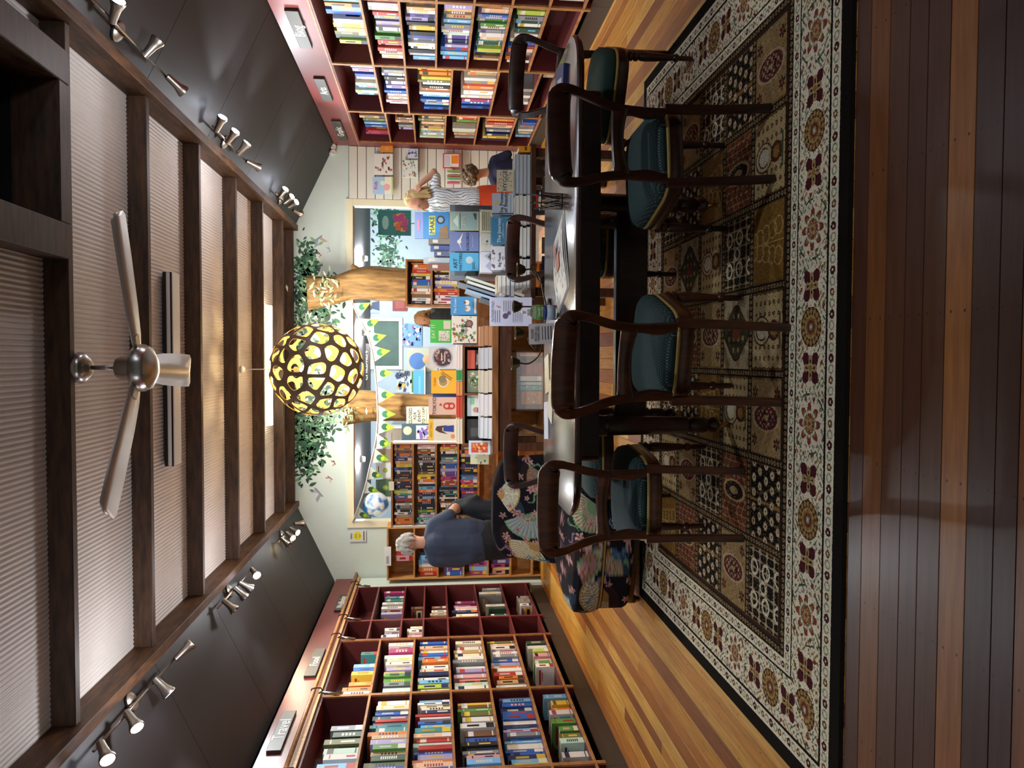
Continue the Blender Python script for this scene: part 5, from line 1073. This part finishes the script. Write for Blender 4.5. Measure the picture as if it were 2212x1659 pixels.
# man in a dark blue shirt, seen from behind
pm = thing('person', 'white-haired man in dark blue shirt seen from behind, holding a jacket', 'person', (-1.70, 7.02, 0))
f = V((.25, 1, -.1)); hc, hs = headcaps((-.06, .07, 1.585), f, 1.02)
flesh('body', 'skin_pale', pm, hc+[((-.045, .03, 1.40), (-.055, .055, 1.53), .062, .056), ((-.045, .03, 1.40), (.12, .05, 1.35), .05, .05), ((.12, .05, 1.35), (.20, .05, 1.22), .05, .048), ((.20, .05, 1.22), (.265, .12, 1.155), .05, .044), ((.265, .12, 1.155), (.19, .30, 1.12), .044, .032)]+hand((.19, .30, 1.12), (-.3, .8, -.3), (-.5, 0, -1)), extra=hs)
flesh('shirt', 'shirt_blue', pm, [((-.06, .04, 1.39), (.10, .05, 1.36), .085, .08), ((-.06, .04, 1.39), (-.20, .03, 1.35), .085, .08), ((-.05, .02, 1.30), (-.05, .03, 1.05), .15, .155), ((-.16, .02, 1.28), (-.15, .02, 1.02), .10, .12), ((.05, .03, 1.28), (.06, .04, 1.02), .11, .125), ((-.05, .03, 1.02), (-.06, .04, .94), .155, .15), ((-.17, .03, 1.0), (-.16, .04, .93), .1, .1), ((.07, .04, 1.0), (.06, .05, .93), .1, .1), ((.12, .05, 1.36), (.205, .05, 1.215), .072, .064), ((-.22, .03, 1.34), (-.26, .09, 1.10), .07, .055), ((-.26, .09, 1.10), (-.18, .28, 1.05), .052, .042)], .012)
flesh('trousers', 'trousers_black', pm, [((-.05, .05, .92), (-.05, .05, .80), .15, .15), ((-.14, .05, .85), (-.13, .05, .48), .105, .078), ((-.13, .05, .48), (-.13, .02, .10), .075, .058), ((.05, .06, .85), (.04, .07, .48), .105, .078), ((.04, .07, .48), (.04, .05, .10), .075, .058)], .014)
for sx_ in (-.13, .04): flesh('shoe', 'shoe', pm, [((sx_, .0, .046), (sx_, .17, .04), .045, .038)], .01)
locks('hair', 'hair_white', pm, (-.062, .05, 1.625), (.25, 1, -.3), .088, .06, 130, 4)
flesh('jacket', 'jacket_dark', pm, [((.20, .29, 1.20), (.24, .27, 1.02), .055, .075), ((.24, .27, 1.02), (.22, .27, .80), .08, .09), ((.20, .27, 1.0), (.14, .26, .78), .06, .08), ((.26, .30, 1.16), (.31, .28, .95), .035, .05)], .012, smooth=3)
# blonde woman with her hand in her hair
pw_ = thing('person', 'blonde woman in striped top and orange skirt, hand raised to hair', 'person', (1.60, 7.65, 0))
f = V((-.8, -.35, -.4)); hc, hs = headcaps((.0, 0, 1.535), f, 1.0)
flesh('body', 'skin', pw_, hc+[((.03, 0, 1.36), (.01, 0, 1.47), .05, .045), ((.02, 0, 1.37), (.20, -.03, 1.34), .04, .045), ((.02, 0, 1.37), (-.1, 0, 1.33), .04, .04), ((-.1, 0, 1.33), (-.12, -.1, 1.05), .04, .036), ((.20, -.03, 1.34), (.285, -.06, 1.365), .045, .04), ((.27, -.06, 1.37), (.16, -.07, 1.50), .038, .028), ((-.12, -.1, 1.05), (-.2, -.24, 1.02), .036, .028)]+hand((.16, -.07, 1.50), (-.75, .1, .55), (-.3, .6, -.4), .95)+hand((-.2, -.24, 1.02), (-.3, -.8, 0), (0, 0, -1), .95), extra=hs)
eyes(pw_, (.0, 0, 1.535), f)
flesh('top', 'striped_cloth', pw_, [((.0, 0, 1.38), (.13, -.01, 1.35), .065, .065), ((.02, 0, 1.38), (-.1, .0, 1.34), .065, .065), ((.02, 0, 1.28), (.03, 0, 1.08), .125, .12), ((.03, 0, 1.08), (.02, 0, .94), .125, .14), ((-.05, 0, 1.1), (-.06, 0, .92), .09, .11), ((.14, -.01, 1.35), (.24, -.045, 1.345), .06, .055), ((-.11, 0, 1.33), (-.14, -.08, 1.10), .06, .05)], .012)
flesh('skirt', 'skirt_orange', pw_, [((.02, 0, .93), (.02, 0, .45), .13, .17), ((.1, 0, .88), (.12, 0, .42), .08, .1), ((-.06, 0, .88), (-.1, 0, .42), .09, .1)], .014)
flesh('legs', 'trousers_black', pw_, [((-.06, 0, .5), (-.06, 0, .09), .06, .045), ((.1, 0, .5), (.1, 0, .09), .06, .045), ((-.06, .02, .045), (-.1, -.12, .04), .042, .034), ((.1, .02, .045), (.06, -.12, .04), .042, .034)], .012)
locks('hair', 'hair_blonde', pw_, (.02, .01, 1.565), f, .09, .15, 170, 5, .25, [((.06, .02, 1.52), (.06, .0, 1.38), .06, .04), ((.04, -.07, 1.56), (.04, -.085, 1.40), .03, .02), ((-.02, .06, 1.58), (.0, .085, 1.40), .035, .025)])
# curly-haired person crouching at the slat wall
pc = thing('person', 'curly brown-haired person in navy crouching at the white slats', 'person', (2.05, 8.25, 0))
f = V((.5, .85, -.15)); hc, hs = headcaps((-.02, 0, .925), f, 1.0)
flesh('body', 'skin', pc, hc+[((.02, .0, .74), (.0, 0, .86), .05, .046), ((.02, 0, .74), (.14, -.01, .68), .045, .045), ((.14, -.01, .68), (.20, -.03, .56), .045, .042), ((.20, -.03, .56), (.18, .22, .50), .042, .03)]+hand((.18, .22, .50), (0, .8, .1), (0, 0, -1), .95), extra=hs)
flesh('top', 'top_navy', pc, [((.02, 0, .72), (.14, -.01, .69), .065, .065), ((.02, 0, .72), (-.1, 0, .68), .065, .065), ((.03, 0, .62), (.04, -.04, .36), .125, .13), ((.15, -.01, .68), (.21, -.03, .55), .055, .05), ((-.11, 0, .66), (-.13, .1, .50), .055, .045)], .012)
flesh('trousers', 'trousers_black', pc, [((.04, -.05, .32), (.04, -.05, .26), .14, .14), ((-.05, -.04, .28), (-.1, .30, .40), .09, .075), ((-.1, .30, .40), (-.1, .14, .08), .07, .05), ((.12, -.04, .28), (.16, .30, .36), .09, .075), ((.16, .30, .36), (.16, .1, .08), .07, .05), ((-.1, .1, .05), (-.1, .25, .042), .045, .038), ((.16, .08, .05), (.16, .24, .042), .045, .038), ((.04, -.16, .12), (.04, -.14, .05), .05, .045)], .013)
m = MB(); rd = random.Random(3)
for k in range(150):
    a, b = rd.uniform(0, 6.28), math.acos(rd.uniform(-.55, 1)); d = V((math.sin(b)*math.cos(a), math.sin(b)*math.sin(a), math.cos(b)))
    if d.dot(f.normalized()) > .45 and d.z < .5: continue
    m.sphere(V((-.02, 0, .95))+d*rd.uniform(.075, .105), rd.uniform(.018, .03), 6, 5)
m.build('hair', 'hair_brown', pc, smooth=True)
pb_ = tag(MB().build if False else flesh('shoulder_bag', 'stripe_pale', None, [((1.72, 7.9, .03), (1.9, 7.9, .06), .03, .06), ((1.74, 7.9, .12), (1.88, 7.9, .16), .06, .07)], .012), 'pale striped cloth bag on the floor beside crouching person', 'bag')
# woman in a black puffer in the back room
pd_ = thing('person', 'auburn-haired woman in black puffer jacket in the back room', 'person', (.56, 10.6, 0))
f = V((-.5, -.75, -.35)); hc, hs = headcaps((0, -.02, 1.515), f, .98)
flesh('body', 'skin_tan', pd_, hc+[((.03, .02, 1.34), (.01, 0, 1.46), .05, .045), ((.03, .02, 1.34), (.2, -.02, 1.1), .04, .04), ((.2, -.02, 1.1), (.16, -.3, .98), .038, .028), ((.03, .02, 1.34), (-.15, -.03, 1.1), .04, .04), ((-.15, -.03, 1.1), (-.14, -.3, 1.0), .038, .028)]+hand((-.14, -.3, 1.0), (-.2, -.8, 0), (0, 0, -1), .9)+hand((.16, -.3, .98), (-.2, -.8, 0), (0, 0, -1), .9), extra=hs)
eyes(pd_, (0, -.02, 1.515), f, .98)
flesh('puffer_jacket', 'puffer', pd_, [((.03, 0, 1.36), (.15, 0, 1.32), .08, .08), ((.03, 0, 1.36), (-.09, 0, 1.32), .08, .08)]+[((.03, 0, 1.28-.075*k), (.03, 0, 1.25-.075*k), .16, .16) for k in range(6)]+[((.17, 0, 1.3), (.22, -.02, 1.08), .07, .062), ((.22, -.02, 1.08), (.16, -.26, .99), .06, .05), ((-.11, 0, 1.3), (-.17, -.03, 1.08), .07, .062), ((-.17, -.03, 1.08), (-.14, -.26, 1.0), .06, .05)], .013, smooth=2)
flesh('trousers', 'trousers_black', pd_, [((.03, 0, .84), (.03, 0, .78), .14, .14), ((-.05, 0, .8), (-.05, 0, .1), .09, .055), ((.11, 0, .8), (.11, 0, .1), .09, .055), ((-.05, .02, .046), (-.06, -.12, .04), .044, .036), ((.11, .02, .046), (.1, -.12, .04), .044, .036)], .013)
locks('hair', 'hair_auburn', pd_, (.012, .01, 1.545), f, .092, .13, 150, 6, .25, [((.06, .03, 1.54), (.08, .03, 1.36), .06, .035), ((-.02, .05, 1.56), (-.03, .06, 1.38), .05, .03)])
# ================================================================== THINGS ON THE DINING TABLE
TT = TZ+.0006
# newspaper: two spreads, slightly curled
m = MB(); P = [(.73, 3.47), (.57, 3.77), (.25, 3.66), (.29, 3.21)]
nw = thing('newspaper', 'open newspaper with coloured pictures lying on the dining table', 'newspaper', (.46, 3.5, TT), .38)
for lv in range(3):
    m = MB(); g = 14; w, h = .40-.01*lv, .29-.008*lv
    vs = [(-w/2+w*i/g, -h/2+h*j/4+.012*lv, .001+.0022*lv+.006*math.sin(PI*i/g)**2*(lv+1)*.5) for j in range(5) for i in range(g+1)]
    m.add(vs, [(j*(g+1)+i, j*(g+1)+i+1, (j+1)*(g+1)+i+1, (j+1)*(g+1)+i) for j in range(4) for i in range(g)], '#d9d8d2'); rd = random.Random(lv)
    if lv == 2:
        for q in range(46):
            i, j = rd.uniform(.04, .86), rd.uniform(.05, .9); a, b = rd.uniform(.03, .1), rd.uniform(.015, .05); z = .0062+.006*math.sin(PI*i)**2*1.5+.0006
            m.quad((-w/2+w*i, -h/2+h*j+.024, z), (-w/2+w*(i+a), -h/2+h*j+.024, z), (-w/2+w*(i+a), -h/2+h*(j+b)+.024, z), (-w/2+w*i, -h/2+h*(j+b)+.024, z), rd.choice(['#9aa6b8', '#7a7a7a', '#b8bcc0', '#8a94a8', '#c0a890', '#6a7a9a']))
        z = .018; m.quad((-.03, -.02, z), (.06, -.02, z), (.06, .06, z), (-.03, .06, z), '#c8703c'); m.quad((.07, .04, z), (.14, .04, z), (.14, .11, z), (.07, .11, z), '#b8503c')
    m.build('sheet', 'print', nw, smooth=False)
pc_ = thing('pen_holder', 'black wire mesh pen holder on the dining table', 'pen holder', (.755, 3.53, TT))
m = MB(); 
for k in range(22):
    a = 2*PI*k/22; b = a+.55; m.tube([(.038*math.cos(a), .038*math.sin(a), .002), (.042*math.cos(b), .042*math.sin(b), .1)], .0011, 4); b = a-.55; m.tube([(.038*math.cos(a), .038*math.sin(a), .002), (.042*math.cos(b), .042*math.sin(b), .1)], .0011, 4)
m.build('mesh_wall', 'steel', pc_)
MB().lathe([(.001, 0), (.039, 0), (.039, .003), (.001, .003)], 20).build('base', 'black_plastic', pc_); MB().lathe([(.0405, .098), (.0445, .098), (.0445, .103), (.0405, .103)], 20).build('rim', 'black_plastic', pc_)
for k in range(5): a = k*1.3; MB().tube([(.02*math.cos(a), .02*math.sin(a), .005), (.035*math.cos(a+.4), .035*math.sin(a+.4), .135+.01*math.sin(k*2))], .0045, 6).build('pen', 'black_plastic', pc_, smooth=True)
o = tag(MB().box(-.11, .11, -.075, .075, 0, .018, '#27366e').build('book', 'print', loc=(1.30, 3.50, TT), rot=(0, 0, 1.35)), 'navy book lying on the right end of the dining table', 'book'); MB().quad((-.07, -.02, .0187), (.05, -.02, .0187), (.05, .01, .0187), (-.07, .01, .0187), '#b8c4dc').build('title_patch', 'print', o)
# hand sanitiser
hs_ = thing('sanitiser_bottle', 'clear pump bottle labelled hand sanitiser on the dining table', 'bottle', (.233, 3.66, TT))
MB().lathe([(.034, 0), (.037, .004), (.037, .1), (.034, .115), (.02, .128), (.014, .132)], 22).build('bottle', 'glass', hs_, smooth=True, auto=50)
MB().lathe([(.0374, .008), (.0374, .05)], 22, col='#b9c8dc').build('label_foot', 'print', hs_, smooth=True); MB().lathe([(.0376, .05), (.0376, .066)], 22, col='#2c4488').build('label_band', 'print', hs_, smooth=True); MB().lathe([(.0376, .066), (.0376, .099)], 22, col='#5f9a3c').build('label_head', 'print', hs_, smooth=True)
MB().lathe([(.016, .132), (.016, .146), (.007, .148), (.006, .165), (.011, .167), (.011, .172)], 14).build('pump', 'white_paint', hs_, smooth=True, auto=40); MB().tube([(0, 0, .17), (-.0, -.035, .168)], .005, 8).build('nozzle', 'white_paint', hs_, smooth=True)
lettering('HAND', .014, 'chalk_white', hs_, (0, -.0395, .088)); lettering('SANITISER', .011, 'chalk_white', hs_, (0, -.0395, .074))
cover('table_card', 'white card of printed lines on the dining table beside sanitiser', 'card', .105, .14, .004, '#cfc9c8', (.13, 3.62, TT+.001), [('r', .2, .5-.1*k, .85, .53-.1*k, '#4a4448') for k in range(5)], [('PLEASE', .5, .88, .016, '#3a3438'), ('RETURN ALL', .5, .76, .013, '#7a2a2a'), ('PAPERS HERE', .5, .66, .013, '#3a3438')], tilt=-.2, rz=.25)
# bronze candle holder with four bell cups
ch = thing('candle_holder', 'bronze branching candle holder with bell cups on the dining table', 'candle holder', (.27, 3.88, TT))
cups = [(-.29, -.03, .19), (.01, .05, .175), (.20, .0, .16), (-.13, .03, .165)]
MB().lathe([(.001, 0), (.05, 0), (.055, .006), (.02, .012), (.008, .02)], 20).build('base', 'bronze', ch, smooth=True)
for k, (x, y, z) in enumerate(cups):
    MB().tube(arc([(0, 0, .012), (x*.35, y, .03), (x*.8, y, .05), (x, y, z*.55), (x, y, z-.03)], 6), .0042, 7).build('stem', 'bronze', ch, smooth=True)
    MB().lathe([(.004, -.035), (.018, -.03), (.028, -.012), (.034, .008), (.037, .012), (.034, .012), (.025, -.008), (.005, -.02)], 18, Matrix.Translation((x, y, z))).build('cup', 'bronze', ch, smooth=True)
for (x, z) in ((-.22, .10), (.12, .06), (.16, .09)): MB().tube(arc([(x, 0, z-.03), (x+.03, 0, z), (x+.06, 0, z+.01), (x+.07, 0, z-.015)], 5), [.004]*15+[.002], 6).build('tendril', 'bronze', ch, smooth=True)
ns = pic('notice_sheet', 'white printed notice sheet with purple pictures, standing behind table', 'notice', 1058, 1149, 641, 705, 4.92, '#c4c2d4', [('d', .35, .62, .1, '#5a4a68'), ('d', .45, .54, .07, '#6a5a78'), ('r', .62, .22, .82, .36, '#7a3a50'), ('p', [(.62, .78), (.72, .86), (.66, .72)], '#c07a5c')]+[('r', .12+.0*k, .86-.05*k, .55, .87-.05*k, '#6a6a7c') for k in range(3)]+[('r', .5, .66-.05*k, .88, .67-.05*k, '#7a7a8c') for k in range(5)]+[('r', .12, .44-.05*k, .5, .45-.05*k, '#7a7a8c') for k in range(5)], [('AUTHOR TALK', .5, .93, .02, '#3a3a4c')], t=.004, tilt=-.12, zb=None)
sd_ = MB(); zz = at(1149, 673, 4.92); sd_.box(-.1, .1, -.03, .05, 0, zz.z-.4255-.003); tag(sd_.build('notice_riser', 'grey_acrylic', loc=(zz.x, 4.98, .4255)), 'grey block carrying the white notice sheet', 'stand') if False else None
# brochures on the table
for k, (x, y, a, c, nm) in enumerate(((-.08, 3.93, .2, '#d8cfa8', 'cream'), (-.22, 3.80, -.3, '#dcd8c0', 'pale yellow'), (-.33, 3.95, .1, '#c9d2e4', 'bluish'))):
    tag(MB().box(-.1, .1, -.07, .07, 0, .004, c).build('leaflet', 'print', loc=(x, y, TT), rot=(0, 0, a)), '%s folded leaflet lying on the dining table' % nm, 'leaflet', 'leaflets on the dining table')
# ================================================================== BACK ROOM
gB = 'pictures and goods in the back room'
YE = 13.09
dg = thing('window_1', None, None, (at(835, 742, YE).x, 13.08, 0)); dg['kind'] = 'structure'
za_, zb_ = at(808, 742, YE).z, at(862, 742, YE).z
for a_ in (-.45, .39): MB().box(a_, a_+.06, -.03, .015, zb_-.06, za_+.06).build('window_frame', 'white_paint', dg)
for z_ in (zb_-.06, za_): MB().box(-.389, .389, -.03, .015, z_, z_+.06).build('window_frame', 'white_paint', dg)
MB().box(-.389, .389, -.01, .0, zb_+.0005, za_-.0005).build('glass_pane', 'screen_green', dg)
pic('poster', 'blue poster of rows of small pictures in the back room', 'poster', 865, 912, 700, 748, 13.085, '#6a9ad0', [('s', 41, 40, (.05, .05, .95, .95), ['#2a4a8a', '#d8a0a0', '#e0d8c0', '#4a7ab8', '#8a5a8a'], .04)], t=.02, zb=None, tilt=0, group=gB)
pic('poster', 'portrait poster of a fair-haired child on blue disc', 'poster', 880, 945, 752, 803, 13.085, '#b9b8a4', [('d', .45, .66, .36, '#4f78b4'), ('d', .52, .34, .2, '#c8b07a'), ('d', .54, .3, .13, '#d0a088'), ('p', [(.3, .0), (.8, .0), (.68, .16), (.45, .16)], '#3f8a48')], t=.02, tilt=0, group=gB)
pic('poster', 'photo poster of a couple beside the right tree trunk', 'poster', 773, 820, 646, 676, 13.085, '#9fb0bc', [('d', .4, .45, .22, '#5a4438'), ('d', .62, .5, .2, '#c89a80'), ('p', [(.15, 0), (.9, 0), (.75, .35), (.3, .35)], '#3a4a6a')], t=.02, tilt=0, group=gB)
pic('poster', 'dark red poster in the back room beside the trunk', 'poster', 848, 880, 645, 672, 13.085, '#7a2a2c', [('r', .2, .2, .8, .8, '#94403a')], t=.02, tilt=0, group=gB)
pic('poster', 'comic poster of a bearded cartoon figure, grey and white', 'poster', 857, 893, 802, 848, 13.085, '#b4c0c8', [('s', 51, 34, (.05, .1, .95, .95), ['#5a6a74', '#e4e8ea', '#3a4464', '#c8a860'], .05), ('r', 0, 0, 1, .1, '#4a7a3c')], t=.02, tilt=0, group=gB)
pic('carton', 'tall light blue carton in the back room', 'box', 893, 916, 800, 862, 12.95, '#5aa4dc', [('r', .2, .3, .8, .5, '#7ab8e4')], t=.2, tilt=0, group=gB)
pic('carton', 'green and gold toy box in the back room', 'box', 892, 916, 866, 884, 12.95, '#8aa85a', [('s', 52, 20, (.1, .1, .9, .9), ['#b89a4a', '#5a7a3a', '#d8d0a0'], .03)], t=.1, tilt=0, group=gB)
sh_ = at(916.5, 835, 12.95); tag(MB().box(-.45, .35, -.14, .135, -.02, 0).build('wall_shelf', 'white_paint', loc=(sh_.x, 12.95, sh_.z)), 'white wall shelf under the light blue carton', 'shelf')
sh2 = at(912.5, 875, 12.95)
bn = thing('hanging_sign', 'long brown board lettered in white, hanging in back room', 'sign', (at(790, 790, 12.2).x, 12.2, at(790, 790, 12.2).z))
MB().box(-.36, .36, -.02, .02, -.07, .07).build('board', 'sign_slate', bn, bevel=.004); lettering('CHILDREN', .1, 'chalk_white', bn, (0, -.022, 0))
for s in (-.3, .3): MB().tube([(s, 0, .07), (s, 0, 2.458-bn.location.z)], .004, 5).build('hanger', 'steel', bn)
# stepped white counter with pictures at left of the back room
ct = thing('cabinet', 'grey white wall cabinet in the left of back room', 'cabinet', (-1.4, 12.85, 0)); MB().box(-.9, .25, -.2, .22, .001, 2.1).build('body', 'white_paint', ct); MB().box(-.88, .23, -.215, -.2005, .95, .99).build('handle_rail', 'black_plastic', ct)
bd = at(830, 1003, 10.26); tag(MB().box(-.50, .50, -.012, .012, .001, 2.06).build('display_board', 'white_paint', loc=(bd.x, 10.235, 0)), 'white freestanding board carrying picture cards behind the bunting', 'board')
for k, (ya, yb, c, nm) in enumerate(((935, 965, '#d8e0e0', 'white'), (970, 998, '#a8968a', 'brown'), (1000, 1032, '#dfe6e8', 'pale'), (1035, 1072, '#4a6a4c', 'dark green'))):
    pic('picture_card', '%s picture card behind the bunting, left of back room' % nm, 'card', 812, 846, ya, yb, 10.217, c, [('d', .5, .4, .16, '#8ab84a'), ('d', .5, .4, .07, '#d8c83c'), ('r', .2, .8, .8, .86, '#3a3a3a')], t=.01, tilt=0, group='picture cards behind the bunting')
# teal banner on a stand
ba, bb = at(817, 508, 10.9), at(888, 455, 10.9)
bs_ = thing('banner_stand', 'teal banner with an oval and bright party figures', 'banner', ((ba.x+bb.x)/2, 10.9, 0)); hw_ = (bb.x-ba.x)/2
m = MB(); m.box(-hw_, hw_, -.004, .004, bb.z, ba.z, '#2f7a7a'); zc = (ba.z+bb.z)/2; hb = ba.z-bb.z
m.add([(.34*hw_*2*.8*math.cos(2*PI*j/20), -.006, ba.z-.22*hb+.1*hb*math.sin(2*PI*j/20)) for j in range(20)], [tuple(range(20))], '#9fc0bc')
rd = random.Random(2)
for k in range(24): x, z = rd.uniform(-.6, .6)*hw_, bb.z+rd.uniform(.1, .5)*hb; q = .035; m.add([(x-q, -.006-.0004*k, z-q), (x+q, -.006-.0004*k, z-q), (x+q*.5, -.006-.0004*k, z+q), (x-q, -.006-.0004*k, z+q)], [(0, 1, 2, 3)], rd.choice(['#d84a5a', '#e8a03c', '#c03a8a', '#e06a3c']))
m.build('banner_cloth', 'print', bs_); MB().tube([(0, .01, .02), (0, .01, ba.z)], .012, 8).build('pole', 'steel', bs_); MB().box(-.2, .2, -.12, .14, .001, .02).build('foot', 'black_plastic', bs_)
# mural in the back room, right end
mural(wbr, [(at(800, 470, 13.1).x, 2.2, .5, .3, 2), (at(800, 560, 13.1).x, 2.15, .6, .3, 3)], 380, 13.1, 9, lo=1.3, hi=2.44)
# balloon tied to the case
bl_ = thing('balloon', 'blue and white swirled foil balloon behind the paperback case', 'balloon', (at(812, 1090, 9.9).x, 9.9, at(812, 1090, 9.9).z))
n = N('balloon_skin'); n.base(n.ramp(n.noise(n.coord(), 5, 2), [(.42, '#2f7fd0'), (.5, '#e8f2fa'), (.6, '#dcebf8'), (.68, '#4a9ae0')])); n.set(.15)
MB().sphere((0, 0, 0), .17, 24, 16).build('skin', 'balloon_skin', bl_, smooth=True); MB().tube([(0, 0, -.165), (.02, 0, -.5), (0, 0, .05-bl_.location.z)], .003, 5).build('string', 'cord_white', bl_); MB().box(-.04, .04, -.04, .04, .001-bl_.location.z, .05-bl_.location.z).build('weight', 'steel', bl_)
# shelf beyond the left trunk with cards, and a framed picture at the table end
pic('framed_print', 'white framed orange picture at left end of the brown table', 'picture', 1013, 1047, 952, 982, 6.55, '#c9d8ec', [('r', .14, .12, .86, .88, '#c8502c'), ('r', .5, .12, .53, .88, '#e0a060'), ('s', 61, 14, (.2, .2, .8, .8), ['#e08a4a', '#8a2a1c', '#e8c090'], .014)], zb=ZL, t=.02)
cover('picture_book', 'pale green picture book with round vignettes beside the framed picture', 'book', .15, .17, .015, '#c8cfae', (at(1030, 1000, 6.6).x+.04, 6.75, ZL+.001), [('s', 62, 12, (.08, .1, .92, .92), ['#b85a4a', '#3a4a6a', '#7a8a5a'], .012)], tilt=-.2)
pic('poster', 'navy and white picture boards behind the left trunk', 'poster', 868, 930, 915, 952, 9.0, '#4a6474', [('d', .6, .8, .25, '#d8d0b8'), ('r', .1, .05, .9, .5, '#cfd8ec'), ('s', 63, 16, (.15, .08, .85, .45), ['#8a6ab8', '#5a8ad0', '#d87a9a'], .03)], t=.03, tilt=0)
